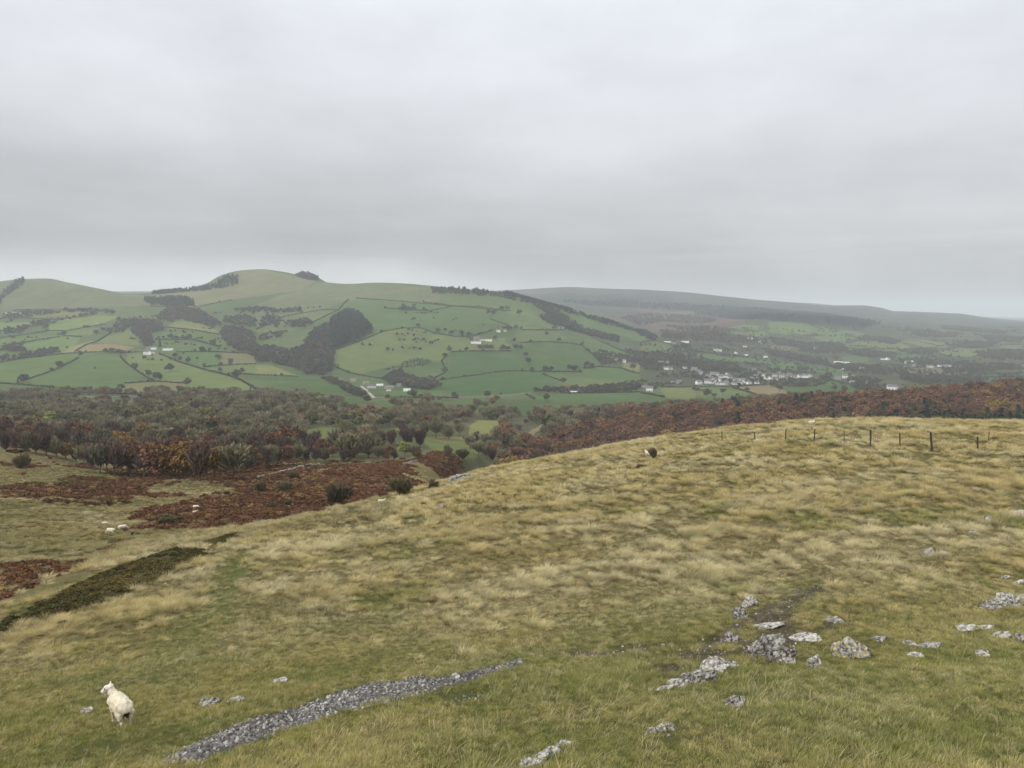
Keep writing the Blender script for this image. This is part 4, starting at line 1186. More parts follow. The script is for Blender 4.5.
HO = 'hedgerow_tree'
B, BI, RU, OC, OL, LI, DK, CN, HB = 'bare_tree', 'birch_tree', 'russet_tree', 'ochre_tree', 'olive_tree', 'lime_green_tree', 'dark_tree', 'conifer_tree', 'hawthorn_bush'
ADJ = {B: 'bare grey tree', HO: 'dull grey-brown tree', BI: 'purplish bare tree', RU: 'russet tree', OC: 'ochre tree', OL: 'olive tree', LI: 'lime green tree', DK: 'dark rounded tree', CN: 'dark pointed conifer', HB: 'dark bush'}
FIELD_TREES = [
 (23,382.5,9.5,DK),(18,382.8,5,CN),(60,369.8,8.5,HO),(81,356.5,5,DK),(67,348.8,3,DK),(24,350.5,4.5,DK),(46,331,6.5,HO),(24,328.8,5,DK),(85,328,3.5,DK),
 (64,336,5,HO),(96,336,6,HO),(103,333,6,HO),(110,334.5,7,HO),(116,330,6,HO),(119,321.5,5,HO),(107,314.6,6.5,HO),(112,315,5.5,HO),(81,317.5,4.5,HO),(86,316.8,4,HO),
 (92.5,316,5,HO),(58,321.4,4,HO),(62,321,3.5,HO),(69.5,319.8,3,HO),(74,318,3,HO),(106,353.5,5.5,HO),(112,354,6,HO),(118,354.5,6,HO),(122,355,5,HO),(121,391,7.5,HO),
 (50,393.8,7,CN),(95,369,2.5,HB),(136,370,8,HO),(149,377,8,HO),(156,380,9,DK),(160,380,6,HO),(170,372,9.5,DK),(187,386,8,DK),(185.5,395.5,8,HO),(194,395.5,5.5,HO),(205,395.6,5.5,DK),
 (235.5,379.5,10,DK),(242,373.5,6.5,HO),(187.5,363.5,6.5,DK),(180,361.5,5.5,DK),(175,358,5,HO),(202.5,352,6.5,DK),(213.5,346,7,DK),(171,339.5,6.5,DK),(176,339.5,4,HO),(183,339.6,5,DK),
 (189,339.6,5.5,HO),(218,359.5,5.5,HO),(230,364.5,7,HO),(160,347,9,CN),(250.5,395.5,8,CN),(239,395.3,6.5,DK),(220,371.8,4.5,HO),(209,352.3,3.5,DK),(204,367.4,4.5,DK),(134,395.3,5,HO),
 (424,311.4,4.5,DK),(489,314.6,5.5,DK),(494,314.8,6,DK),(502,310.4,5,DK),(507,310.6,5.5,DK),(438,333.4,6,HO),(418,327.6,4.5,HO),(451.5,334.8,5,HO),(461.5,336.4,6,HO),(469,336.6,5,HO),
 (431,345.4,5,HO),(388,352,5,DK),(393,351.6,3.5,DK),(450,352.4,6.5,DK),(445,357.6,5,HO),(445,372.6,5.5,HO),(466.5,351.4,4.5,HO),(480,351.4,7,HO),(486,351.4,7.5,HO),(491,351.3,6.5,HO),
 (503,351.4,7.5,DK),(508,351,5,HO),(495,340.4,5.5,DK),(509,331,6,DK),(471,341,4,DK),(412.8,398.6,10.5,DK),(426,396.6,5.5,OC),(486.5,397.2,7.5,DK),(454,397.6,5.5,HO),(501,394.8,2.5,HB),
 (516,330,5.5,DK),(521,329.6,3.5,DK),(547,335.6,5,DK),(554.5,330,4.5,HO),(561,329.6,3,DK),(514,342.6,5,DK),(559,342.4,5,HO),(516,350.8,7,HO),(521,350,6,HO),(526,357,5.5,DK),(528,365,7,HO),
 (532,371.8,5,HO),(546,371.6,6.5,DK),(551,371.6,5.5,HO),(570,371.8,7,HO),(575,371.8,7.5,DK),(580,372.4,3.5,HB),(587,368.4,7,HO),(592,368.2,5.5,HO),(564,383,6,DK),(546,400.8,7.5,DK),
 (582,345.4,4,DK),(588,352.6,4.5,HO),(633,370.8,7,HO),(519.5,316,6.5,HO),(658,354.6,5,DK),(684,348.8,6.5,DK),(688,349,6.5,DK),(730.6,372,7.5,OC),(707,397,8,DK),(714,397.2,5,DK),
 (723,394.6,6.5,HO),(737.5,396.6,4,DK),(747,391.6,4.5,HO),(761,383.6,6.5,DK),(646,363.6,5.5,DK),(834,390.8,6.5,DK),(843.5,392,7.5,DK),(806,369.6,4,DK),(809,395.4,5,HO),(836,360,5,DK),
 (849,377,4.5,DK),(779,391.8,7.5,HO),(773,387,5,HO),(860,384.5,6,HO),(872,386,6,HO),(919,377.5,6.5,CN),(905,376,6,DK),(931,377,5,DK),(924,367.5,5,DK),(950,357.5,4,DK),(966,343,4,HO),
]
trng = np.random.default_rng(12)
lab = by_mark([(a, b) for a, b, h, k in FIELD_TREES], lambda i: ('small ' if FIELD_TREES[i][2] < 5.2 else 'tall ' if FIELD_TREES[i][2] > 8.4 else '') + ADJ[FIELD_TREES[i][3]])
for i, (x, y, h, k) in enumerate(FIELD_TREES):
    p = seen(x, y)
    plant_tree(k, p, h*p.y/F_PX*1.05, lab[i], 'single trees in the hedges and fields', trng, wide=1.15 if k not in (CN,) else .9, far=h < 6.0)

# ------------------------------------------------------------------ hedges
HEDGE_M = mat('hedge_leaves', None, .95, ramp=[(0, (.050, .056, .030)), (.5, (.062, .055, .035))], rand=.2)
HEDGES = [
 [(0,362.8),(25,358.4),(59,354.6),(80,353),(104,352),(125,353),(146,352)], [(22,381.5),(27.5,379.8),(55,370.2),(79,358)],
 [(0,383.6),(37.5,386.2),(71,389.8),(87.5,393),(117.5,394.2),(140,394.6)], [(75,351.6),(86,345.2),(97.5,341.6),(109,334.4),(117.5,321)],
 [(12.5,345),(37.5,340),(60,337)], [(0,338),(30,334),(47.5,331.2),(67.5,331),(87.5,327.2),(105,324.8)], [(57.5,334),(67.5,336),(81,337.2)],
 [(0,331),(20,329),(30,326.6),(42.5,324.8)], [(16,310),(62.5,309.4),(92.5,309.8)], [(21,318),(41,319),(56,319.8),(80,316.8),(97.5,313.4)],
 [(120,356.5),(126,363),(135.5,370.2),(145.5,376.6),(154,381)], [(125,383.6),(140,382.4),(158,381.6),(184,383.6)],
 [(159,353.6),(178,361.8),(201.8,369.2),(226.8,375.2),(240.5,380.2),(255.5,389.2)], [(203,367.2),(223,365.4),(240,364.6),(255.5,364.2)],
 [(165.5,327.2),(195.5,330.4),(219,334.8)], [(155.5,339.8),(193,339.8),(213,345.2),(220.5,347.2)], [(175.5,352.2),(205.5,351.8),(248,353.6),(256,357)],
 [(182,395),(205,395.2),(234,395.2),(252,395)], [(239,374.2),(256,375.2),(298.5,376.8)], [(256,388.6),(266,394.2),(306,396),(323.5,396)],
 [(336,368),(351,373.6),(368.5,376.7),(383.5,379.2)], [(331,351.5),(350,345.2),(370,337.2),(384,331.4),(404,328.2),(420,328.2),(434,333),(454,336.8),(469,336.8),(479,334.8),(493,330.4)],
 [(451.5,352.2),(474,351.4),(511.5,351.2)], [(446.5,354),(441.5,361),(444,366.8),(445,373),(432.8,379.2)], [(439,380.4),(470,376.4),(495,372.4),(511.5,371.2),(531,371.4)],
 [(531,371.4),(546,371.8),(582,372.2)], [(384,397.8),(416,398),(458,398.4)], [(490,319.2),(506.5,324.8),(512,329)], [(384,308.4),(430,311.2),(453,306.4),(480,306.8),(506,311.2)],
 [(356,298.2),(396,301.2),(441,305.2),(511,311)], [(348.5,299.2),(338,310.2),(313,322.2)], [(423,302.2),(453,306)],
 [(544.5,374.8),(561,381.4)], [(583,368.4),(599.5,366.8),(621,368.4),(632,372.4),(640,374)], [(567,393.8),(600,393),(640,392.4)], [(526,394.8),(534.5,399.6)],
 [(519.5,343),(541,341.8),(567,343.2),(582,345.4),(597,358),(602,365.4)], [(522,330),(538,330.4),(564.5,330)], [(592,338),(607,344.4),(624.5,351.8),(640,355.6)],
 [(689,350.4),(710,353.2),(735,356.6)], [(661,387.4),(690,387),(727.5,386.9),(767.5,384.8)], [(695,390.4),(712,391)], [(732.5,388.2),(745,391.4),(756,395)], [(641,393.4),(650,394.6),(665,397.6)],
 [(765,352),(800,356),(828,362)], [(787,332.6),(800,335.4),(822,335.4)], [(810,325),(824,330)], [(846,342.6),(860,340.2),(880,340.8),(900,342)], [(787,386.6),(815,386.2),(832,380.2)],
 [(768,370),(790,372.5),(815,374.2)], [(850,394),(866,392.8)], [(830,380.2),(850,384.6),(866,386.4)], [(903,349),(925,348.8),(948,344.8)], [(933,351.4),(950,357.2),(972,357.6),(988,352)],
 [(898,340.4),(920,341.5),(935,345)], [(975,377.6),(1000,377.2),(1023,377)], [(905,367.6),(935,367.4),(972,370.6)], [(985,373.6),(1005,374.2),(1023,373)], [(970,378.4),(985,382.6)],
 [(1000,345.2),(1023,344.4)], [(1000,350),(1023,349.4)], [(640,343.2),(655,340.8),(670,344),(689,350.2)], [(0,346.4),(12,345.6),(25,351),(28,357)], [(150,306.4),(190,308),(232,300)],
 [(256,330),(285,316.5),(320,310.2),(338,310.2)],
]
def hedge_mesh(pts, h, w, rng):
    wl = walk(pts, 2.5)
    cs = []
    for a, b in zip(wl[:-1], wl[1:]):
        L_ = (b-a).length
        n = max(2, int(L_/1.1))
        if L_ > 160: continue
        for i in range(n):
            q = a.lerp(b, (i + rng.random())/n)
            cs.append((q.x, q.y))
    if not cs: return None
    cs = np.array(cs); rep = 5
    cs = np.repeat(cs, rep, axis=0); n = len(cs)
    hv = h*(1 + .35*fbm(cs[:,0], cs[:,1], 18.0, 401, 2))
    X = cs[:,0] + rng.normal(0, w*.35, n); Y = cs[:,1] + rng.normal(0, w*.35, n)
    Z = ground_many(X, Y) + rng.random(n)*hv
    c = np.stack([X, Y, Z], 1)
    a = rdir(n, rng); b = np.cross(a, rdir(n, rng)); b /= np.linalg.norm(b, axis=1)[:, None]
    s = rng.uniform(.7, 1.5, n)[:, None]
    v, f = quads(c, a*s*.7, b*s*.6)
    return v, f
hmid = [h[len(h)//2] if len(h) > 2 else ((h[0][0]+h[1][0])/2, (h[0][1]+h[1][1])/2) for h in HEDGES]
def hword(i):
    (x0, y0), (x1, y1) = HEDGES[i][0], HEDGES[i][-1]
    L_ = math.hypot(x1-x0, y1-y0); sl = (y1-y0)/(x1-x0+1e-6)
    return ('short ' if L_ < 32 else 'long ' if L_ > 75 else '') + 'dark ' + ('right-sloping hedge' if sl > .25 else 'left-sloping hedge' if sl < -.25 else 'level hedge')
lab = by_mark(hmid, hword)
for i, hl in enumerate(HEDGES):
    vf = hedge_mesh(hl, 2.7, 1.9, trng)
    if vf is None: continue
    o = link('hedge', mesh_from('hedge', vf[0], vf[1], [HEDGE_M]))
    tag(o, lab[i], 'hedge', 'field hedges across the valley')

# ------------------------------------------------------------------ woods and belts far off that read as one mass
def fill(poly_pts, spacing, rng, edge=.25):
    """random plan points inside an outline of picture points"""
    p = np.array(area(poly_pts, 5))
    lo = p.min(0); hi = p.max(0)
    n = int((hi[0]-lo[0])*(hi[1]-lo[1])/(spacing**2))
    if n > 60000: n = 60000
    X = rng.uniform(lo[0], hi[0], n); Y = rng.uniform(lo[1], hi[1], n)
    m = in_poly(X + edge*spacing*2*fbm(X, Y, spacing*4, 501, 2), Y + edge*spacing*3*fbm(X, Y, spacing*4, 503, 2), p)
    return X[m], Y[m]
FAR_HP = {k: [hidden_proto(k, m) for m in v] for k, v in FARPROTO.items()}
def mass(name, label, polys, mix, spacing, height, seed, wide=1.15, gaps=None):
    """a wood too far to count: mix = [(kind, share), ...]"""
    rng = np.random.default_rng(seed)
    XY = [fill(p, spacing, rng) for p in polys]
    X = np.concatenate([a for a, b in XY]); Y = np.concatenate([b for a, b in XY]); n = len(X)
    if n == 0:
        print('empty mass', name, label); return
    Z = ground_many(X, Y)
    kinds = [k for k, s in mix]; pr = np.array([s for k, s in mix], float); pr /= pr.sum()
    protos = [q for k in kinds for q in FAR_HP[k]]
    # kinds come in patches
    f = np.clip((fbm(X, Y, spacing*7, seed*7+1, 2)*.9 + rng.normal(0, .25, n))*.8 + .5, 0, .999)
    r = np.argsort(np.argsort(f))/n
    ki = np.searchsorted(np.cumsum(pr), r, side='right'); ki = np.clip(ki, 0, len(kinds)-1)
    nomh = np.array([12 if k == CN else KINDS_[k][2] for k in kinds])[ki]
    s = height/nomh*rng.uniform(.7, 1.25, n)
    scatter(name, np.stack([X, Y, Z-.2], 1), np.stack([0*X, 0*X, rng.uniform(0, 6.28, n)], 1), np.stack([s*wide, s*wide, s], 1), protos, ki*3 + rng.integers(0, 3, n), None, label)
    print(name, label[:30], n)
mass('conifer_plantation', 'dark conifer plantation on the slope above the farmyard', [[(328.5,322),(340,314.5),(351,311.2),(361,316.5),(371,328),(371.6,334),(357,340),(343.5,345.5),(333,350),(331,338)]], [(CN, 1)], 6.5, 13, 601)
mass('conifer_plantation', 'dark conifer plantation along the left hilltop', [[(0,293),(8,288),(22,279.6),(26,281),(22,286),(8,296),(0,304)]], [(CN, 1)], 12, 14, 602)
mass('conifer_plantation', 'long dark conifer strip below the round hilltop', [[(149,294.6),(165,291.6),(190,290),(210,286),(222,279),(232,275),(238,277),(238,284),(228,288),(205,290.6),(180,292.6),(150,295)]], [(CN, 1)], 12, 13, 603)
mass('conifer_plantation', 'dark conifer block above the brown wood on the left', [[(145,300),(160,298.6),(185,298),(193,301),(194,306),(180,307.4),(150,305)]], [(CN, 1)], 9, 13, 604)
mass('conifer_plantation', 'far dark conifer knoll behind the hill', [[(296,276),(303,273.6),(312,275.6),(321,280.2),(316,281),(300,278)]], [(CN, 1)], 14, 14, 605)
mass('conifer_plantation', 'dark conifers along the top of the descending ridge', [[(432,289),(455,289),(480,291),(511,294.6),(535,301.5),(560,308),(600,319.5),(632,329.6),(634,331.6),(600,322.5),(560,311.6),(530,304.6),(500,297.6),(470,294.8),(433,293.5)], [(634,331),(645,332),(657,338),(655,341),(640,336)]], [(CN, .8), (DK, .2)], 9, 11, 606)
mass('conifer_plantation', 'belt of conifers and bare trees down the ridge slope', [[(534,306),(550,308),(562,315),(575,322),(582,328),(600,333.5),(619,338),(618,342),(600,338.6),(580,333),(565,329),(545,322),(540,316),(552,316)]], [(CN, .55), (HO, .45)], 8, 10, 607)
mass('conifer_plantation', 'dark forest across the far right hillside', [[(690,314),(730,311.5),(768,310),(820,314),(880,324),(864,328),(830,325),(800,323),(768,320.6),(730,319)]], [(CN, 1)], 17, 15, 608)
mass('conifer_plantation', 'far dark forest below the skyline of the right hills', [[(560,302),(600,301.5),(660,303.5),(720,306.5),(768,309.6),(730,312),(680,310.5),(630,308),(590,306)]], [(CN, .8), (HO, .2)], 24, 16, 630, gaps=-.1)
mass('conifer_plantation', 'far dark forest in the folds of the brown slope', [[(618,318),(650,314),(690,316),(720,321),(700,325),(665,322),(640,326)], [(664,327),(700,327),(735,331),(730,334),(690,333)]], [(CN, .5), (BI, .5)], 20, 12, 631, gaps=-.05)
mass('wood', 'bare brown and grey wood between the farmyard and the plantation', [[(256,346),(280,350),(290,353),(303,347),(312,333),(325,324),(330,326),(330,340),(332,352),(333,361),(338,369),(325,375),(306,375),(290,367),(270,363),(256,363)]], [(HO, .5), (BI, .2), (RU, .03), (CN, .27)], 8.5, 10.5, 611)
mass('wood', 'brown wood on the left slope with russet edge', [[(130,322),(140,320),(152,321),(162,324),(163,331),(150,334),(153,345),(146,347),(140,338),(131,333)], [(157,318),(165,309),(180,308),(200,311),(215,319),(222,326),(212,327),(190,322),(175,320),(172,323),(160,323)]], [(BI, .35), (HO, .35), (RU, .08), (DK, .22)], 9, 10, 612)
mass('wood', 'dark brown wood in the gully left of the big hill field', [[(220,331),(230,327),(245,330),(252,334),(256,345),(256,356),(245,353),(232,350),(226,343),(222,337)]], [(BI, .3), (HO, .65), (RU, .05)], 9, 10, 613)
mass('wood', 'grey tree clumps along the hedges at mid slope', [[(258,327),(262,318),(274,314),(281,320),(278,328)], [(285,328),(288,321),(305,320),(312,323),(310,328)], [(256,341),(264,334),(276,332),(286,332),(280,337),(268,340)], [(398,311.6),(402,306),(415,306),(415,311.4)], [(222,318),(245,316),(256,322),(256,328),(240,326),(225,323)], [(235,310),(256,308),(285,310),(300,308),(300,312),(270,314),(240,314)]], [(HO, .75), (DK, .25)], 12, 9, 614)
mass('wood', 'mixed clump of trees behind the farmyard', [[(384,380),(388,374),(400,372),(414,376),(416,382),(405,386),(392,386)], [(402,388),(412,381),(430,380),(440,387),(432,391)], [(321,379),(330,379.6),(345,385),(355,391),(366,397),(360,398),(350,394.6),(336,386),(325,381)]], [(HO, .5), (OC, .05), (DK, .45)], 8, 9, 615)
mass('scrub', 'dark gorse scrub under the big hill field', [[(384,369.6),(398,366),(408,360),(416,358.4),(426,360),(432,363),(424,366),(405,368.6),(390,370)]], [(DK, 1)], 5, 3, 616)
mass('tree_belt', 'belt of bare trees along the far side of the valley road', [[(530,391.6),(545,389.6),(570,388.6),(600,387.6),(625,385),(640,384),(640,391.6),(610,393),(575,393.4),(545,392.6)]], [(HO, .7), (OC, .08), (DK, .22)], 9, 8.5, 617)
mass('wood', 'trees around the houses on the lower ridge slope', [[(592,354),(603,352),(620,356),(640,360),(640,363),(622,363),(606,366),(596,360)], [(624,351),(640,353),(640,358),(630,357)]], [(HO, .6), (DK, .3), (BI, .1)], 10, 9, 618)
mass('wood', 'dark trees above the village', [[(640,354),(655,353.6),(680,357),(700,362),(735,366),(742,374),(720,371),(705,373),(690,369),(672,366),(655,372),(642,370)]], [(HO, .55), (DK, .35), (CN, .1)], 11, 10, 619)
mass('wood', 'trees among the village houses', [[(655,378),(690,378),(700,381),(735,384),(765,384),(768,372),(745,374),(735,381),(700,377),(680,374),(660,374)], [(768,384),(775,381),(800,380),(816,380),(822,385),(800,387),(770,386.4)], [(640,386),(652,385),(665,386),(655,390),(640,390)]], [(HO, .6), (DK, .3), (RU, .1)], 15, 7.5, 620)
mass('wood', 'purple brown woods on the far slope above the valley', [[(660,331),(690,333),(720,334),(745,337),(768,340),(768,344),(745,344),(720,343),(690,341.6),(664,338)]], [(BI, .6), (HO, .3), (RU, .1)], 15, 11, 621)
mass('tree_belt', 'hedgerow trees and belts across the right of the valley', [
  [(768,351.6),(790,353),(812,358),(828,362),(826,366),(805,363),(785,358),(768,356)], [(797,346),(815,343),(840,344),(848,350),(840,354),(815,353),(800,351)], [(846,354),(860,350),(880,352),(896,354),(896,360),(880,358),(862,357)],
  [(828,366),(850,365),(880,367),(896,371),(890,376),(860,374),(838,370)], [(768,338),(790,340),(810,345),(796,348),(775,345)], [(856,336),(880,337),(900,341),(896,345),(875,342),(858,340)], [(820,376),(830,375),(832,380),(824,381)],
  [(850,386),(870,385),(890,389),(880,394),(860,392)], [(845,380),(870,379),(885,382),(870,385),(850,384)]], [(HO, .6), (DK, .4)], 12, 8.5, 622, gaps=-.22)
mass('tree_belt', 'hazy lines of trees at the far right of the valley', [
  [(896,350),(925,349),(940,352),(930,356),(905,354)], [(896,359),(920,358),(935,362),(975,363),(970,368),(930,366),(900,364)], [(940,370),(980,364),(1023,366),(1023,371),(985,373),(950,374)], [(900,374),(930,378),(960,377),(985,381),(960,385),(920,384),(900,380)],
  [(975,352),(1000,350),(1023,352),(1023,360),(1000,361),(980,358)], [(945,345),(970,341),(1000,343),(990,348),(960,349)], [(900,330),(930,331),(960,334),(955,338),(920,337)], [(970,334),(1000,336),(1023,338),(1023,343),(990,341)], [(940,326),(970,328),(1000,331),(1010,334),(975,333),(945,330)]], [(HO, .55), (DK, .45)], 15, 9, 623, gaps=-.2)
mass('tree_belt', 'hedgerow trees and copses on the left slope', [[(0,316),(20,312),(50,311),(62,313),(40,316),(10,321)], [(27,324),(45,320),(58,323),(40,326)], [(0,358),(20,356),(42,350),(60,349),(60,354.6),(30,359),(0,363)], [(0,351),(12,344),(22,347),(25,353),(10,353)], [(113,333),(121,322),(128,318),(136,320),(128,328),(120,336)], [(0,330),(14,328),(30,327),(25,331),(8,334)], [(60,310),(90,309),(104,312),(88,313),(66,312.4)]], [(HO, .7), (DK, .3)], 11, 8, 624, gaps=-.3)

# small trees dotted along the hedges
hx = []; 
for hl in HEDGES:
    for a in walk(hl, 2.5):
        if trng.random() < .10: hx.append((a.x + trng.normal(0, 3), a.y + trng.normal(0, 3)))
for x0, y0, x1, y1, n_ in ((640,345,1023,386,620), (700,328,1023,350,260), (0,310,256,360,55), (256,305,520,350,35), (860,318,1023,332,60)):
    for _ in range(n_):
        q = seen(trng.uniform(x0, x1), trng.uniform(y0, y1))
        if fbm(np.array([q.x]), np.array([q.y*.6]), 160.0, 777, 3)[0] > -.12:
            k_ = int(trng.integers(1, 8)); sl_ = trng.normal(0, .25)
            for _i in range(k_): e_ = trng.normal(0, 22); hx.append((q.x + e_, q.y + e_*sl_ + trng.normal(0, 5)))
hx = np.array(hx); hz_ = ground_many(hx[:,0], hx[:,1]); n = len(hx)
kk = np.where(trng.random(n) < .35, 1, 0); s = trng.uniform(4.5, 9, n)/np.where(kk == 1, 9, 11)
scatter('tree_belt', np.stack([hx[:,0], hx[:,1], hz_-.2], 1), np.stack([0*s, 0*s, trng.uniform(0, 6.28, n)], 1), np.stack([s*1.2, s*1.2, s], 1), FAR_HP[HO] + FAR_HP[DK], kk*3 + trng.integers(0, 3, n), None,
        'small far trees dotted along the hedges')
print('hedge trees', n)

# ------------------------------------------------------------------ the bare wood at the foot of the moor, and the red wood on the spur
def plan_points(x0, x1, Y0_, Y1_, spacing, rng):
    t0, _ = ray_of(x0, 400); t1, _ = ray_of(x1, 400)
    n = int((t1-t0)*.5*(Y1_**2 - Y0_**2)/spacing**2)
    Y = np.sqrt(rng.uniform(Y0_**2, Y1_**2, n)); t = rng.uniform(t0, t1, n)
    X = t*Y
    # keep trees apart
    cell = {}; keep = []
    for i in range(n):
        k = (int(X[i]//spacing), int(Y[i]//spacing)); ok = True
        for a in (-1, 0, 1):
            for b in (-1, 0, 1):
                for (xx, yy) in cell.get((k[0]+a, k[1]+b), ()):
                    if (xx-X[i])**2 + (yy-Y[i])**2 < (spacing*.62)**2: ok = False
        if ok: cell.setdefault(k, []).append((X[i], Y[i])); keep.append(i)
    return X[keep], Y[keep]
wrng = np.random.default_rng(77)
X, Y = plan_points(-140, 560, 325, 1130, 10.5, wrng)
mk = np.zeros(len(X), bool)
for p in WOOD_MEADOW: mk |= in_poly(X, Y, p)
Z = ground_many(X, Y)
v_ = (Z/Y)
# column and row where each foot shows, to leave the open ground open
def px_of(X, Y, Z):
    d = Y*CP - Z*SP; u = X/d; w = (Y*SP + Z*CP)/d
    return 512 + F_PX*u, 384 - F_PX*w
px, py = px_of(X, Y, Z)
openg = (fbm(X, Y*.7, 80.0, 701, 3) > .10) & (Y > 430)
spur = (px > 508) & (Y < 620)
valley_side = (px > 372) & (Y > 860) & ~((px > 420) & (px < 505) & (Y < 1130) & (Y > 930) & (fbm(X, Y, 60, 703, 2) > -.25))
keep = ~mk & ~openg & ~valley_side & ~spur & ~((px > 380) & (py > 428) & (px < 500) & (fbm(X, Y, 40, 705, 2) > -.45))
X, Y, Z, px, py = X[keep], Y[keep], Z[keep], px[keep], py[keep]
vis = GRmax  # trees hidden by the brow are not built
order = np.argsort(Y)
X, Y, Z, px, py = X[order], Y[order], Z[order], px[order], py[order]
f = fbm(X, Y, 55.0, 711, 3) + wrng.normal(0, .25, len(X))
kind = np.where(Y < 470, np.where(f < -.22, BI, np.where(f < .02, RU, np.where(f < .16, OC, B))), np.where(f < -.52, RU, np.where(f < -.46, OC, np.where(f > .55, OL, np.where((f > .3) & (f < .36), DK, B)))))
inframe = (px > -30) & (px < 1054)
N_IND = 170
cnt = 0; rest = []
WLAB = {B: ('bare grey tree among many alike in the wood under the moor', 'bare grey trees of the wood under the moor'),
        BI: ('purplish birch among many alike along the edge of the moor', 'birches along the edge of the moor'),
        RU: ('russet leaved tree among the bare ones under the moor', 'russet trees of the wood under the moor'),
        OC: ('ochre leaved tree among the bare ones under the moor', 'ochre trees of the wood under the moor'),
        OL: ('olive green tree among the bare ones under the moor', 'olive trees of the wood under the moor'),
        DK: ('dark ivy clad tree in the bare wood under the moor', 'dark trees of the wood under the moor')}
for i in range(len(X)):
    k = str(kind[i])
    # does the crown show above the land in front of it?
    j, _f = _col(X[i]/Y[i]); r = int(np.searchsorted(GY[:, int(j)], Y[i]))
    shows = (Z[i] + 8)/Y[i] > GRmax[max(0, r-2), int(j)]
    if not shows: continue
    if inframe[i] and cnt < N_IND and Y[i] < 640:
        plant_tree(k, (X[i], Y[i], Z[i]), float(wrng.uniform(5.5, 13.5)), WLAB[k][0], WLAB[k][1], wrng, wide=1.1); cnt += 1
    else: rest.append(i)
rest = np.array(rest)
kn = [B, RU, OC, OL, DK, BI]; ks = np.array([kn.index(str(k)) for k in kind[rest]])
hs = np.array([KINDS_[k][2] for k in kn])[ks]
s = 10.0/hs*wrng.uniform(.5, 1.35, len(rest))
WOOD_HP = {k: [hidden_proto(k, m) for m in FARPROTO[k]] for k in kn}
scatter('wood', np.stack([X[rest], Y[rest], Z[rest]-.2], 1), np.stack([0*s, 0*s, wrng.uniform(0, 6.28, len(s))], 1), np.stack([s*1.15, s*1.15, s], 1),
        [q for k in kn for q in WOOD_HP[k]], ks*3 + wrng.integers(0, 3, len(rest)), None, 'grey mass of bare trees filling the valley bottom')
print('wood', cnt, len(rest))

X, Y = plan_points(500, 1180, 430, 860, 7.0, wrng)
Z = ground_many(X, Y); px, py = px_of(X, Y, Z)
# the spur thins into grey trees towards its left end and far edge
edge_l = smooth(535, 490, px + 40*fbm(X, Y, 120, 721, 3))
keep = ~((px < 545) & (Y > 640)) & ~((px > 512) & (px < 548) & (py < 446) & (py > 420)) & (wrng.random(len(X)) > edge_l*.6)
X, Y, Z, px, py = [a[keep] for a in (X, Y, Z, px, py)]
order = np.argsort(Y); X, Y, Z, px, py = [a[order] for a in (X, Y, Z, px, py)]
depth = (Y - 430)/430 + .18*fbm(X, Y, 90, 731, 3)
grey_edge = smooth(.72, .98, depth + .30*smooth(640, 540, px) - .45*smooth(740, 880, px))
g = wrng.random(len(X)) < grey_edge
dark = (fbm(X, Y, 60, 741, 3) + .95*smooth(850, 930, px)*smooth(640, 540, Y) + .3*smooth(640, 520, Y) + wrng.normal(0, .15, len(X))) > .50
och = (fbm(X, Y, 40, 751, 2) > .55)
kind = np.where(dark, np.where(wrng.random(len(X)) < .5, CN, DK), np.where(g, B, np.where(och, OC, np.where(wrng.random(len(X)) < .14, BI, RU))))
cnt = 0; rest = []
RLAB = {RU: ('russet tree among many alike on the wooded spur', 'russet trees of the wooded spur'), B: ('bare grey tree among the russet ones on the spur', 'bare trees of the wooded spur'),
        CN: ('dark conifer among the russet trees on the spur', 'conifers of the wooded spur'), DK: ('dark green tree among the russet ones on the spur', 'dark trees of the wooded spur'),
        OC: ('ochre tree among the russet ones on the spur', 'ochre trees of the wooded spur'), BI: ('purplish bare tree among the russet ones on the spur', 'purplish trees of the wooded spur')}
for i in range(len(X)):
    k = str(kind[i])
    j, _f = _col(X[i]/Y[i]); r = int(np.searchsorted(GY[:, int(j)], Y[i]))
    if (Z[i] + 9)/Y[i] < GRmax[max(0, r-2), int(j)]: continue
    if 0 < px[i] < 1024 and cnt < 110 and (Z[i] + 6)/Y[i] > GRmax[max(0, r-2), int(j)]:
        plant_tree(k, (X[i], Y[i], Z[i]), float(wrng.uniform(6.5, 10)), RLAB[k][0], RLAB[k][1], wrng, wide=1.1); cnt += 1
    else: rest.append(i)
rest = np.array(rest); kn = [B, RU, OC, BI, DK, CN]; ks = np.array([kn.index(str(k)) for k in kind[rest]])
hs = np.array([12 if k == CN else KINDS_[k][2] for k in kn])[ks]
s = 10.0/hs*wrng.uniform(.5, 1.35, len(rest))
WOOD_HP[CN] = [hidden_proto(CN, m) for m in FARPROTO[CN]]
scatter('wood', np.stack([X[rest], Y[rest], Z[rest]-.2], 1), np.stack([0*s, 0*s, wrng.uniform(0, 6.28, len(s))], 1), np.stack([s*1.15, s*1.15, s], 1),
        [q for k in kn for q in WOOD_HP[k]], ks*3 + wrng.integers(0, 3, len(rest)), None, 'russet wood covering the spur beyond the hillside')
print('spur', cnt, len(rest))

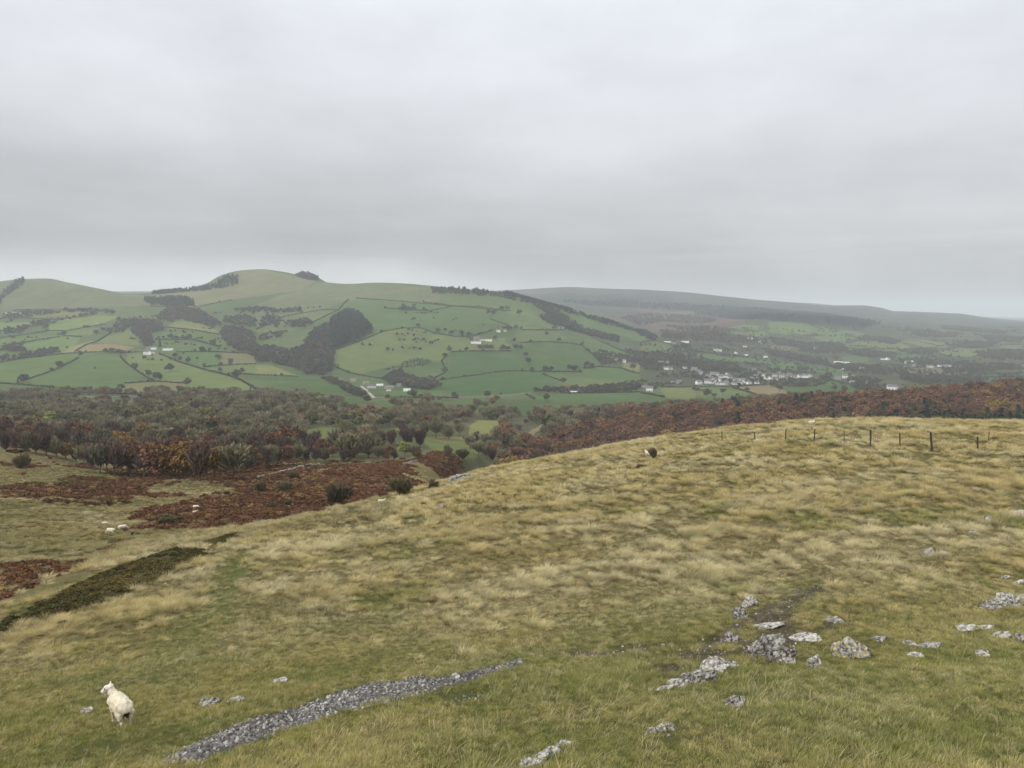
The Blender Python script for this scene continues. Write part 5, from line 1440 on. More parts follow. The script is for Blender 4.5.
# ------------------------------------------------------------------ bushes and single trees of the moor
MOOR_PLANTS = [  # column, row of the foot, height px, kind, width factor, label
 (337,505,25,HB,1.0,'largest dark hawthorn bush, standing in the red bracken beside the pale grass brow'),
 (402,496,22,HB,1.05,'rounded olive hawthorn bush rising behind the grass brow'),
 (285,492,12,HB,1.2,'low dark bush in the bracken between two small bushes'),
 (293.5,480,10,HB,1.0,'small dark bush just below the ruined stone wall'),
 (261,493,11,HB,1.2,'grey bush at the left end of the bracken slope, by a pale stone'),
 (273,510,9,HB,1.2,'low dark bush nearest the brow at the lower bracken edge'),
 (288,508,8,HB,1.1,'small bush at the lower bracken edge, right of the lowest one'),
 (463,459,12,HB,1.1,'dark round bush on top of the grassy bank by the meadow'),
 (434,489,9,HB,1.5,'wide grey bush low in the bracken just above the brow'),
 (448,458,13,B,.9,'spindly bare tree at the top of the grassy bank'),
 (235,481,33,B,1.15,'large dark bare tree standing alone at the edge of the bracken'),
 (22,468,14,HB,.85,'dark upright bush on the green slope at the far left'),
 (170,524,8,HB,2.4,'wide low dark bush among the bracken at the left'),
 (64,625,7,HB,1.0,'small grey tuft bush below the dark hollow'),
 (653,461,13,B,.75,'dark bare thorn bush beside the sheep on the brow'),
 (641,469,7,HB,1.3,'small dark tuft below the bare thorn bush on the brow'),
 (754,423,4,HB,1.0,'tiny dark bush on the skyline left of the fence posts'),
 (48,428,16,LI,1.1,'bright lime green tree in the bare wood at the left'),
 (75,452,10,OC,1.2,'low yellow tree by the pale track'),
 (268,444,13,OC,1.2,'golden tree at the left of the bottom meadow'),
 (285,440,12,OC,1.2,'orange tree nearest the bottom meadow'),
 (333,457,11,OC,1.1,'ochre tree behind the bracken crest in the middle'),
 (368,458,13,OC,.9,'small orange tree at the top edge of the bracken'),
 (405,456,16,LI,1.1,'yellow green tree at the top edge of the bracken'),
 (418,460,10,RU,1.2,'rusty bush right of the yellow green tree'),
 (400,432,15,B,1.1,'broad bare oak at the left edge of the pale meadow'),
 (436,438,17,B,1.1,'tall bare oak standing in the pale meadow'),
 (448,440,15,B,1.1,'bare oak just right of the tallest oak in the meadow'),
 (460,436,14,B,1.1,'grey oak at the meadow corner below the bright field'),
 (425,435,14,B,1.1,'bare oak just left of the tallest oak in the meadow'),
 (506,452,18,B,1.2,'pale grey tree at the left end of the wooded spur'),
 (518,455,16,OL,1.2,'olive green tree at the foot of the spur'),
 (470,449,13,B,1.2,'low grey tree on the dark ground right of the pale meadow'), (478,456,15,B,1.3,'nearest grey tree right of the grassy bank'), (487,459,14,BI,1.3,'purplish tree just over the brow at the foot of the spur'),
 (486,448,14,B,1.2,'grey tree half behind the purplish one at the foot of the spur'), (494,454,15,B,1.25,'grey tree just over the brow, left of the palest one'), (476,443,12,OL,1.2,'olive tree at the right corner of the pale meadow'),
 (500,446,15,B,1.2,'grey tree right of the pale meadow, nearest the spur'),
]
FRONT = [(92,470,24,BI),(100,474,28,B),(107,473,30,BI),(115,477,31,BI),(122,474,30,BI),(130,478,33,RU),(137,475,32,BI),(144,479,33,BI),(150,476,35,BI),(158,480,36,RU),(165,477,36,BI),(172,480,36,OC),(178,477,37,RU),
 (186,480,37,OC),(193,478,36,RU),(200,481,37,BI),(207,478,34,BI),(214,480,32,OC),(221,478,31,RU),(246,474,27,B),(254,470,24,RU),(262,468,22,BI),(270,467,21,B),(278,466,20,BI),(288,465,20,RU),(297,464,18,B),(306,463,17,BI),
 (316,463,15,BI),(325,462,14,B),(344,462,13,BI),(352,461,12,RU),(378,461,14,B),(388,461,16,RU),(394,461,12,BI),(414,460,15,B),(6,452,16,BI),(16,452,18,BI),(26,453,18,B),(36,454,18,BI),(46,455,19,BI),(56,457,17,B),(66,459,15,OC),(76,462,14,BI),(84,466,18,B)]
FLAB = {BI: ('purplish bare birch in the front row along the bracken edge', 'birches of the front row'), RU: ('russet tree in the front row along the bracken edge', 'russet trees of the front row'),
        OC: ('ochre tree in the front row along the bracken edge', 'ochre trees of the front row'), B: ('grey bare tree in the front row along the bracken edge', 'grey trees of the front row')}
for x, y, h, k in FRONT:
    p = seen(x, y); plant_tree(k, p, h*p.length/F_PX, FLAB[k][0], FLAB[k][1], trng, wide=1.05)
for x, y, h, k, wd, lb in MOOR_PLANTS:
    p = seen(x, y)
    plant_tree(k, p, h*p.length/F_PX, lb, None, trng, wide=wd)
# ------------------------------------------------------------------ rocks, scree, ruined wall
def rock_mat(name, a, b, dark, yellow=0.0):
    m = bpy.data.materials.new(name); m.use_nodes = True
    t = m.node_tree; N = t.nodes.new; L = t.links.new
    p = t.nodes['Principled BSDF']; p.inputs['Roughness'].default_value = .9; p.inputs['Specular IOR Level'].default_value = .2
    co = N('ShaderNodeTexCoord')
    n1 = N('ShaderNodeTexNoise'); n1.inputs['Scale'].default_value = 12; n1.inputs['Detail'].default_value = 8; n1.inputs['Roughness'].default_value = .7
    L(co.outputs['Object'], n1.inputs['Vector'])
    r = N('ShaderNodeValToRGB'); e = r.color_ramp.elements
    e[0].position = .40; e[0].color = (*dark, 1); e[1].position = .58; e[1].color = (*b, 1)
    x = e.new(.48); x.color = (*a, 1)
    L(n1.outputs[0], r.inputs['Fac']); cur = r.outputs['Color']
    vo = N('ShaderNodeTexVoronoi'); vo.feature = 'DISTANCE_TO_EDGE'; vo.inputs['Scale'].default_value = 9
    L(co.outputs['Object'], vo.inputs['Vector'])
    mr_ = N('ShaderNodeMapRange'); mr_.inputs['From Max'].default_value = .06; mr_.inputs['To Min'].default_value = .35
    L(vo.outputs['Distance'], mr_.inputs['Value'])
    mx = N('ShaderNodeMix'); mx.data_type = 'RGBA'; mx.blend_type = 'MULTIPLY'; mx.inputs['Factor'].default_value = .8
    L(cur, mx.inputs[6]); L(mr_.outputs[0], mx.inputs[7]); cur = mx.outputs[2]
    if yellow:
        n2 = N('ShaderNodeTexNoise'); n2.inputs['Scale'].default_value = 13; n2.inputs['Detail'].default_value = 4
        L(co.outputs['Object'], n2.inputs['Vector'])
        m2 = N('ShaderNodeMapRange'); m2.inputs['From Min'].default_value = .56; m2.inputs['From Max'].default_value = .62
        L(n2.outputs[0], m2.inputs['Value'])
        my = N('ShaderNodeMix'); my.data_type = 'RGBA'; L(m2.outputs[0], my.inputs['Factor']); L(cur, my.inputs[6]); my.inputs[7].default_value = (.40, .31, .06, 1); cur = my.outputs[2]
    L(cur, p.inputs['Base Color'])
    bp = N('ShaderNodeBump'); bp.inputs['Strength'].default_value = .9; bp.inputs['Distance'].default_value = .03
    L(n1.outputs[0], bp.inputs['Height']); L(bp.outputs[0], p.inputs['Normal'])
    return m
ROCK_M = {'pale': rock_mat('white_limestone', (.29, .275, .25), (.54, .52, .48), (.09, .08, .07)), 'grey': rock_mat('grey_limestone', (.22, .21, .185), (.40, .39, .355), (.07, .065, .055)),
          'dark': rock_mat('dark_limestone', (.16, .145, .135), (.40, .385, .36), (.035, .03, .028)), 'lichen': rock_mat('lichened_limestone', (.28, .265, .24), (.50, .485, .45), (.07, .06, .05), 1.0)}
def rock_verts(sx, sy, sz, rng, sub=3, chops=9):
    bm = bmesh.new(); bmesh.ops.create_icosphere(bm, subdivisions=sub, radius=1.0)
    V = np.array([v.co[:] for v in bm.verts]); Fc = [[v.index for v in f.verts] for f in bm.faces]; bm.free()
    off = rng.uniform(-50, 50, 3)
    d = np.array([mnoise.fractal(Vector(v*1.1 + off), 1.0, 2.0, 4) for v in V])
    d3 = np.array([mnoise.fractal(Vector(v*2.3 - off), .9, 2.0, 3) for v in V])
    V = V*(1 + .30*d + .16*d3)[:, None]
    for _ in range(chops):
        n = rdir(1, rng)[0]; c = rng.uniform(.38, .80)
        k = V @ n; V = V - np.outer(np.maximum(0, k - c)*.9, n)
    d2 = np.array([mnoise.fractal(Vector(v*4.0 + off), .8, 2.0, 4) for v in V])
    V = V*(1 + (.20 if sub > 2 else .08)*d2)[:, None]
    V = V*np.array([sx, sy, sz])
    return V, Fc
rrng = np.random.default_rng(21)
for x, y, w, h, tone, lb in ROCKS:
    p = seen(x, y); k = p.length/F_PX
    W_, H_ = w*k*.5, max(h*k*.5, .02)
    V, Fc = rock_verts(W_*1.15, W_*rrng.uniform(.7, 1.0), H_*1.35, rrng, 4 if w > 7 else 3, 8)
    # the dip of the bedding: left ends lower
    o = link('rock', mesh_from('rock', V, Fc, [ROCK_M[tone]], False)); o.location = (p.x, p.y + W_*.25, ground(p.x, p.y + W_*.25) + H_*.16)
    o.rotation_euler = (rrng.normal(0, .12), -.22 + rrng.normal(0, .1), rrng.uniform(-.4, .4))
    tag(o, lb, 'rock', 'limestone rocks in the turf')
def outcrop(name, label, parts):
    """bedrock breaking through the turf: one thing, its ledges are parts. parts: column, foot row, w, h, tone, tilt"""
    p0 = seen(parts[0][0], parts[0][1])
    e = bpy.data.objects.new(name, None); COL.objects.link(e); e.location = p0
    tag(e, label, 'outcrop', 'limestone outcrops')
    for x, y, w, h, tone, tilt in parts:
        p = seen(x, y); k = p.length/F_PX; W_, H_ = w*k*.5, h*k*.5
        V, Fc = rock_verts(W_*1.35, W_*.8, H_*1.5, rrng, 4, 8)
        o = link('ledge', mesh_from('ledge', V, Fc, [ROCK_M[tone]]), e)
        o.location = Vector((p.x, p.y + W_*.25, ground(p.x, p.y + W_*.25) + H_*.22)) - p0
        o.rotation_euler = (rrng.normal(0, .1), tilt, rrng.uniform(-.3, .3))
outcrop('outcrop', 'dark deeply cracked outcrop with a shaded right side', [(768,662,22,24,'dark',-.1),(782,661,18,22,'dark',.1),(757,652,18,16,'grey',-.3),(775,645,26,10,'grey',-.2),(789,664,10,9,'pale',0)])
outcrop('outcrop', 'long pale outcrop tapering down to the left', [(700,682,26,18,'grey',-.25),(716,672,26,14,'pale',-.2),(680,687,22,9,'pale',-.35),(667,690,16,5,'pale',-.35),(690,684,14,12,'dark',0),(728,668,14,9,'grey',-.1)])
outcrop('outcrop', 'narrow diagonal ridge of pale rock at the bottom edge', [(540,759,18,8,'pale',-.55),(553,752,18,8,'pale',-.5),(564,746,14,6,'pale',-.45),(530,767,16,9,'pale',-.5),(549,757,9,6,'dark',-.3)])
outcrop('outcrop', 'long low slab of pale rock at the right edge', [(995,608,16,9,'grey',-.3),(1008,604,18,9,'pale',-.2),(1022,602,16,8,'pale',-.15),(1013,607,10,5,'dark',0)])

# scree: far too many stones to count
STONE_M = bpy.data.materials.new('scree_stone'); STONE_M.use_nodes = True
_t = STONE_M.node_tree; _b = _t.nodes['Principled BSDF']; _b.inputs['Roughness'].default_value = .85; _b.inputs['Specular IOR Level'].default_value = .25
_a = _t.nodes.new('ShaderNodeAttribute'); _a.attribute_type = 'INSTANCER'; _a.attribute_name = 'tint'; _t.links.new(_a.outputs['Color'], _b.inputs['Base Color'])
ST = []
for k in range(6):
    V, Fc = rock_verts(.5*rrng.uniform(.8, 1.2), .5*rrng.uniform(.6, 1), .5*rrng.uniform(.45, .8), rrng, 2, 14)
    ST.append(hidden_proto('stone', mesh_from('stone', V, Fc, [STONE_M])))
def stones(name, polys, dens, smin, smax, label, seed, k0=0, k1=4, light=.16):
    X, Y, Z, rg = sample_rows(k0, k1, lambda x, y: dens + 0*x, seed)
    m = np.zeros(len(X), bool)
    for p in polys: m |= in_poly(X + .26*fbm(X, Y, .9, 801, 3) + rg.normal(0, .05, len(X)), Y + .34*fbm(X, Y, .9, 803, 3) + rg.normal(0, .07, len(X)), p)
    X, Y, Z = X[m], Y[m], Z[m]; n = len(X)
    s = smin + (smax-smin)*rg.random(n)**3.6
    g = np.where(rg.random(n) < light, rg.uniform(.30, .50, n), rg.uniform(.07, .25, n))
    g = g*(.85 + .5*fbm(X, Y, 1.1, 805, 3))
    tn = np.stack([g*1.04, g*.98, g*.93], 1)
    scatter(name, np.stack([X, Y, Z + s*.04], 1), rg.uniform(0, 6.28, (n, 3))*np.array([.25, .25, 1]), np.stack([s]*3, 1), ST, rg.integers(0, 6, n), tn, label)
    print(name, n)
stones('scree', [SCREE_POLY], 950, .02, .13, 'strip of loose grey scree running up the slope', 61)
stones('gravel', EARTH_POLYS + [SCREE_LOW], 130, .015, .10, 'stony gravel on the worn bare earth between the rocks', 63, light=.2)

WALL_M = rock_mat('wall_stone', (.24, .23, .20), (.42, .41, .37), (.08, .075, .06))
def stone_wall(label, pts, height):
    w = walk(pts, 1.5); V = []; Fc = []; off = 0
    for a, b in zip(w[:-1], w[1:]):
        n = max(1, int((b-a).length/.45))
        for i in range(n):
            q = a.lerp(b, (i+rrng.random())/n)
            for lvl in range(2):
                if lvl and rrng.random() < .45: continue
                s = height*rrng.uniform(.35, .7)
                v, f = rock_verts(s, s*.8, s*.7, rrng, 1, 5)
                v = v + np.array([q.x + rrng.normal(0, .15), q.y + rrng.normal(0, .15), ground(q.x, q.y) + s*.4 + lvl*height*.5])
                V.append(v); Fc += [[i_ + off for i_ in ff] for ff in f]; off += len(v)
    o = link('stone_wall', mesh_from('stone_wall', np.concatenate(V), Fc, [WALL_M])); tag(o, label, 'stone wall', 'ruined dry stone walls on the moor')
stone_wall('tumbled pale stone wall curving over the bracken crest', [(257,479.5),(265,477),(274,475),(282,473),(291,470.5),(300,467.5),(312,465.6),(323,464.8)], .8)
stone_wall('short grey stone wall low in the bracken by the brow', [(451,483),(457,481.5),(463,480.5),(469,479)], .8)
stone_wall('low stony edge along the top of the grassy bank', [(402,467.5),(405,464.5),(412,462),(422,460.5)], .6)
# ------------------------------------------------------------------ fence posts
POST_M = mat('weathered_post', (.045, .038, .032), .95, .35, 9.0, .4)
POSTS = [(722,442,9.5,.0,.045,'post at the left end of the old fence, half hidden in the brow'), (755,442.5,9,.05,.045,'second post from the left end of the old fence'),
 (785.5,441.5,10,0,.05,'upright post, third from the left end of the fence'), (814,443,12,-.03,.05,'post standing in a dip, fourth from the left'),
 (844,443,10,.02,.032,'thin pale stake, fifth from the left along the fence'), (870.5,446.5,13.5,.02,.062,'stout dark post near the middle of the fence'),
 (900,447,11.5,.06,.045,'slim post between the two stoutest posts'), (932,451.5,15.5,.12,.075,'tallest and stoutest dark post, leaning right'),
 (978,452.5,12,.08,.055,'short post right of the tallest one, leaning right'), (988.5,442.5,8,0,.03,'thin faint stake furthest right, behind the others')]
prng = np.random.default_rng(9)
for x, y, h, lean, r, lb in POSTS:
    p = seen(x, y); H_ = h*p.length/F_PX*1.0 + .12; r *= 1.12
    bm = bmesh.new()
    bmesh.ops.create_cone(bm, cap_ends=True, segments=9, radius1=r*1.08, radius2=r*.92, depth=H_ + .3)
    bmesh.ops.subdivide_edges(bm, edges=[e for e in bm.edges if abs(e.verts[0].co.z - e.verts[1].co.z) > .2], cuts=6)
    for v in bm.verts:
        nz = mnoise.noise(Vector((v.co.x*20, v.co.y*20, v.co.z*3 + x)))
        v.co.x *= 1 + .16*nz; v.co.y *= 1 + .16*nz
        if v.co.z > H_*.5: v.co.z += v.co.x*.6                         # a slanting sawn top
        v.co.z += H_/2 - .15
        # wire groove worn at two heights
        if abs(v.co.z - H_*.8) < .07 or abs(v.co.z - H_*.45) < .07: v.co.x *= .9; v.co.y *= .9
    me = bpy.data.meshes.new('fence_post'); bm.to_mesh(me); bm.free(); me.materials.append(POST_M)
    o = link('fence_post', me); o.location = p; o.rotation_euler = (prng.normal(0, .04), lean, prng.uniform(0, 3))
    tag(o, lb, 'fence post', 'old fence posts along the brow')

# ------------------------------------------------------------------ houses, barns and sheds across the valley
WALL_W = mat('white_render', (.78, .77, .74), .9, .06, .3); WALL_G = mat('grey_stone_wall', (.30, .285, .26), .95, .2, .6); WALL_C = mat('cream_render', (.58, .54, .46), .9, .08, .3)
ROOF_S = mat('slate_roof', (.14, .14, .15), .8, .2, 1.0); ROOF_P = mat('pale_sheet_roof', (.55, .56, .56), .6, .1, .5); ROOF_B = mat('brown_sheet_roof', (.20, .175, .15), .9, .2, .5)
ROOF_D = mat('dark_sheet_roof', (.09, .11, .13), .7, .1, .5); WIN_M = mat('dark_window', (.03, .035, .04), .3); BRICK = mat('chimney_brick', (.22, .12, .08), .95, .2, 2.0)
def box_vf(x0, x1, y0, y1, z0, z1, off=0):
    v = [(x0,y0,z0),(x1,y0,z0),(x1,y1,z0),(x0,y1,z0),(x0,y0,z1),(x1,y0,z1),(x1,y1,z1),(x0,y1,z1)]
    f = [(0,3,2,1),(4,5,6,7),(0,1,5,4),(1,2,6,5),(2,3,7,6),(3,0,4,7)]
    return v, [tuple(i+off for i in q) for q in f]
def make_house(name, L_, D_, eave, ridge, wallm, roofm, chim=True, windows=3):
    """gabled building: wall, roof (> chimney), windows and a door"""
    e = bpy.data.objects.new(name, None); COL.objects.link(e)
    l, d = L_/2, D_/2
    V = [(-l,-d,-2.5),(l,-d,-2.5),(l,d,-2.5),(-l,d,-2.5),(-l,-d,eave),(l,-d,eave),(l,d,eave),(-l,d,eave),(-l,0,ridge),(l,0,ridge)]
    Fc = [(0,1,5,4),(1,2,6,9,5),(2,3,7,6),(3,0,4,8,7)]
    link('wall', mesh_from('wall', V, Fc, [wallm]), e)
    o = .45; t = .22; k = (ridge-eave)/d; za = eave - k*o
    V = [(-l-o,-d-o,za),(l+o,-d-o,za),(l+o,0,ridge),(-l-o,0,ridge),(l+o,d+o,za),(-l-o,d+o,za)]
    V2 = [(x,y,z+.05) for x,y,z in V]; V3 = [(x,y,z+t) for x,y,z in V]
    Fc = [(0,3,2,1),(3,5,4,2)]; Fc2 = [(6,7,8,9),(9,8,10,11)]
    sid = [(0,1,7,6),(1,2,8,7),(2,4,10,8),(4,5,11,10),(5,3,9,11),(3,0,6,9)]
    r = link('roof', mesh_from('roof', V2 + V3, Fc + Fc2 + sid, [roofm]), e)
    if chim:
        v, f = box_vf(l-1.1, l-.3, -.4, .4, ridge-.6, ridge+1.1); link('chimney', mesh_from('chimney', v, f, [BRICK]), r)
    for i in range(windows):
        x = -l + L_*(i+.5)/windows
        if chim and i == windows//2:
            v, f = box_vf(x-.5, x+.5, -d-.05, -d+.05, -.1, 2.1); link('door', mesh_from('door', v, f, [WIN_M]), e); continue
        v, f = box_vf(x-.6, x+.6, -d-.04, -d+.05, 1.0, 2.3); link('window', mesh_from('window', v, f, [WIN_M]), e)
    return e
HPROTO = {
 'W': lambda: make_house('white_house', 10, 7, 4.6, 7.6, WALL_W, ROOF_S), 'w': lambda: make_house('white_cottage', 9, 6, 3.2, 5.8, WALL_W, ROOF_S),
 'C': lambda: make_house('cream_house', 10, 7, 4.2, 7.2, WALL_C, ROOF_S), 'G': lambda: make_house('stone_house', 10, 7, 4.2, 7.2, WALL_G, ROOF_S),
 'S': lambda: make_house('barn', 20, 8, 3.4, 5.2, WALL_W, ROOF_P, False, 2), 'L': lambda: make_house('long_shed', 30, 9, 2.8, 4.6, WALL_W, ROOF_P, False, 4),
 'B': lambda: make_house('barn', 18, 11, 4.0, 6.5, WALL_G, ROOF_B, False, 2), 'D': lambda: make_house('barn', 20, 12, 4.5, 7.0, WALL_C, ROOF_D, False, 2)}
HNAME = {'W': 'white house', 'w': 'white cottage', 'C': 'cream house', 'G': 'grey stone house', 'S': 'pale barn', 'L': 'long pale shed', 'B': 'brown roofed barn', 'D': 'dark roofed barn'}
BUILDINGS = [  # column, foot row, width px, type, turn
 (661,364.5,5,'W',.2),(667,363,4,'G',.6),(668.5,362.2,3.5,'C',-.3),(666,369.6,5,'W',.1),(670.5,369.6,4,'C',.9),(685,369,3.5,'W',.3),(694,371,6,'G',.1),(698,373,6,'G',.2),(701.6,374.6,4,'W',-.2),
 (708,378,5,'C',.4),(715.6,376.6,6.5,'W',.5),(724.4,378,8,'W',0),(673,383.8,3.5,'W',.2),(679,383.7,5,'G',.1),(698.8,384.2,6,'W',.2),(707.5,383.4,6,'W',.3),(712,381,4.5,'W',-.4),(716,380.4,4,'C',.8),
 (721,382,5.5,'W',.1),(726,383.4,4.5,'W',-.2),(727.5,385.4,4.5,'G',.4),(729.4,379,5,'C',.3),(737.5,382,6.5,'W',.2),(742.5,382.4,5,'W',.6),(746.5,383,5,'W',.1),(733,384,4,'C',.7),(649.4,391,7,'W',.1),(643.8,388,4,'G',.3),
 (753.8,371,4,'G',.2),(756,378,5,'C',.5),(763.8,376.6,4.5,'W',.1),(766,380,4,'W',.3),(759,374,4,'G',.2),(752,380,4,'G',-.3),
 (667,342.4,7,'L',.1),(673,344,5,'B',.3),(685,342.4,8,'L',.05),(715,351,4,'W',.1),(719.5,351.2,4,'W',.3),(736,354,3.5,'W',.1),(745,347.4,3.5,'W',.1),(750,338.8,5,'S',.1),(759.8,343,4,'W',.2),(765.6,357.8,4,'W',.3),(746,355.8,4,'S',.1),
 (703,380,4.5,'W',.2),(706,376.4,4,'w',.3),(711.5,383.6,5,'W',.1),(715,382.6,4.5,'W',-.3),(718.5,384.6,5,'w',.2),(720,378.6,4.5,'W',.6),(723,384.8,4.5,'W',.1),(732,381.6,5,'W',.2),(735,384.8,4.5,'w',.1),(739.5,384.4,5,'W',.3),(744,380.6,4.5,'W',.1),(749,384.2,4.5,'W',.2),(712.5,374.8,4,'C',.1),(727,375.6,4,'W',.4),(761,382,4.5,'W',.2),(757,384,4,'w',.3),
 (770.5,379.2,4,'W',.2),(775,376.6,4.5,'C',.1),(777,381,4,'W',.4),(782,377.4,5,'C',.2),(780,373.6,4,'G',.5),(793.6,379.4,5,'C',.3),(800,377.6,4.5,'W',.1),(805.5,377.9,5,'W',-.2),(810,377.2,4.5,'C',.4),(789,376,4,'G',.1),(786,380.4,4,'G',.3),
 (828,362.4,4,'S',.1),(836.8,362.8,5.5,'S',.1),(844.5,363.4,9,'L',0),(851.8,365.2,4,'S',.2),(861.8,371,5,'W',.1),(837.4,380,6,'G',.2),(845,378.2,4.5,'W',.1),(854,378.6,4.5,'C',.3),(849,380.6,4,'G',.2),(852,384.4,5,'C',.1),(867,384,3,'W',.2),
 (891.8,389.6,9,'W',.1),(897,389.6,4.5,'w',.4),(815.5,349,3.5,'W',.2),(883,359.8,4,'S',.1),(887.8,360,3.5,'W',.3),(843,370.4,5,'S',.1),
 (906.6,363.4,3,'W',.2),(911.6,362.6,3,'W',.1),(914,367,4,'G',.3),(928.5,367.6,3.5,'C',.2),(932,367.6,3,'W',.1),(939.8,367,3.5,'W',.4),(945,367.4,4,'C',.1),(948.5,367.2,3.5,'W',.2),(955.4,369,3.5,'C',.3),(958.5,369,3,'W',.1),(912,332.8,6,'L',.1),
 (7.5,314.2,2.5,'W',.1),(14.4,314.2,3,'W',.3),(18.8,314,2.5,'W',.2),
 (148.6,349.6,4,'G',.1),(153.6,349.6,4.5,'S',.2),(146.8,354.4,5,'W',.1),(151.6,354.3,5.5,'W',.4),(168,350.4,9,'L',0),(241.8,395,4.5,'w',.1),(246.8,394.6,4,'C',.4),
 (353,381.6,5,'B',.1),(332,380.6,4.5,'S',.2),(337.4,381.4,6,'B',.2),(379.8,386,7,'S',.05),(371.5,388,9,'D',.1),(389,388.6,9,'B',.1),(388.8,391,4.5,'w',0),(407,391.4,6.5,'S',0),(399,386.6,4.5,'G',.3),(366,384.6,6,'B',.4),
 (306.6,365,4,'w',.2),(319,365,3,'w',.1),(476.5,340.4,5,'G',.2),(476,343.4,10.5,'L',0),(488.4,341,7.5,'L',0),(482,340.6,3.5,'D',.2),(498.4,332,3.5,'W',.2),(505,331.4,3,'C',.1),
 (573.9,393.4,5,'S',0),(615.8,360.6,4.5,'C',.2),(623,362.4,5.5,'W',.3),(561.5,329,4,'C',.1),
]
HMARK = MARKS
MARKS = MARKS + [('the top row of village roofs', 696, 372), ('the village centre', 728, 382), ('the lowest village houses', 716, 385), ('the right part of the village', 752, 382), ('the far end of the village', 800, 377), ('the hamlet right of the village', 845, 379), ('the farm above the village', 664, 366), ('the left edge of the photo', 10, 314)]
BASE_L = {'W': 10, 'w': 9, 'C': 10, 'G': 10, 'S': 20, 'L': 30, 'B': 18, 'D': 20}
lab = by_mark([(b[0], b[1]) for b in BUILDINGS], lambda i: HNAME[BUILDINGS[i][3]])
SPECIAL = {(715.6,376.6): 'big white gabled house in the middle of the village', (724.4,378): 'widest white house, right of the big gabled one in the village', (891.8,389.6): 'large white house alone at the right of the valley',
 (844.5,363.4): 'long white shed among trees right of the village', (146.8,354.4): 'white farmhouse of the farm on the left slope', (476,343.4): 'longest white shed of the high farm on the middle slope',
 (379.8,386): 'white roofed barn at the back of the farmyard', (371.5,388): 'wide dark roofed barn in the farmyard', (407,391.4): 'white barn beside the dark tree by the valley road', (388.8,391): 'small white building in front of the brown barn',
 (573.9,393.4): 'white trailer shaped shed by the tree belt', (649.4,391): 'white house alone left of the village, below the hedge', (168,350.4): 'long pale shed right of the left slope farm'}
hp = {}
hrng = np.random.default_rng(4)
for i, (x, y, w, k, turn) in enumerate(BUILDINGS):
    p = seen(x, y)
    if k not in hp: hp[k] = make = HPROTO[k]()
    else: make = copy_tree(hp[k])
    s = w*p.length/F_PX/BASE_L[k]*.95
    s = min(max(s, .6), 2.2)
    make.location = p; make.rotation_euler = (0, 0, turn - math.atan2(p.x, p.y)*.7 + (hrng.normal(0, .5) if k in 'WwCG' else 0)); make.scale = (s, min(s, 1.25), min(max(s, .85), 1.3)*hrng.uniform(.85, 1.15))
    tag(make, SPECIAL.get((x, y), lab[i]), 'barn' if k in 'BD' else 'shed' if k in 'SL' else 'house', 'buildings across the valley')
MARKS = HMARK
# grey roofed hut in the wood at the left edge of the view
p = seen(3, 430); hut = make_house('hut', 8, 5, 2.4, 4.0, WALL_G, ROOF_P, False, 1); hut.location = p
tag(hut, 'grey roofed hut in the bare wood at the left edge', 'hut')

# ------------------------------------------------------------------ the white van on the road
def car_like():
    e = bpy.data.objects.new('van', None); COL.objects.link(e)
    prof = [(-2.6,.35),(-2.6,2.25),(.9,2.3),(1.5,1.35),(2.5,1.15),(2.6,.35)]
    V = [(x,-.95,z) for x, z in prof] + [(x,.95,z) for x, z in prof]; n = len(prof)
    Fc = [tuple(range(n)), tuple(range(2*n-1, n-1, -1))] + [(i, n+i, n+(i+1) % n, (i+1) % n) for i in range(n)]
    bm = bmesh.new(); vs_ = [bm.verts.new(v) for v in V]
    for f in Fc: bm.faces.new([vs_[i] for i in f])
    bmesh.ops.recalc_face_normals(bm, faces=bm.faces); bmesh.ops.bevel(bm, geom=bm.edges[:], offset=.07, segments=2, affect='EDGES')
    me = bpy.data.meshes.new('body'); bm.to_mesh(me); bm.free(); me.materials.append(mat('white_paint', (.8, .8, .8), .35, spec=.5)); link('body', me, e)
    v = [(.96,-.8,2.2),(.96,.8,2.2),(1.5,.8,1.42),(1.5,-.8,1.42)]; v = [(x+.05, y, z+.03) for x, y, z in v]
    link('windscreen', mesh_from('windscreen', v, [(0,1,2,3)], [WIN_M]), e)
    ty = mat('tyre', (.02, .02, .02), .9)
    for x in (-1.7, 1.7):
        for y in (-.9, .9):
            bm = bmesh.new(); bmesh.ops.create_cone(bm, cap_ends=True, segments=16, radius1=.36, radius2=.36, depth=.24)
            bmesh.ops.rotate(bm, verts=bm.verts, matrix=Matrix.Rotation(math.pi/2, 3, 'X'))
            me = bpy.data.meshes.new('wheel'); bm.to_mesh(me); bm.free(); me.materials.append(ty); o = link('wheel', me, e); o.location = (x, y, .36)
    return e
van = car_like(); p = seen(227.3, 397.4); van.location = (p.x, p.y, p.z + .3); van.rotation_euler = (0, 0, .05); van.scale = (1.2, 1.2, 1.2)
tag(van, 'white van driving on the valley road below the left slope', 'van')
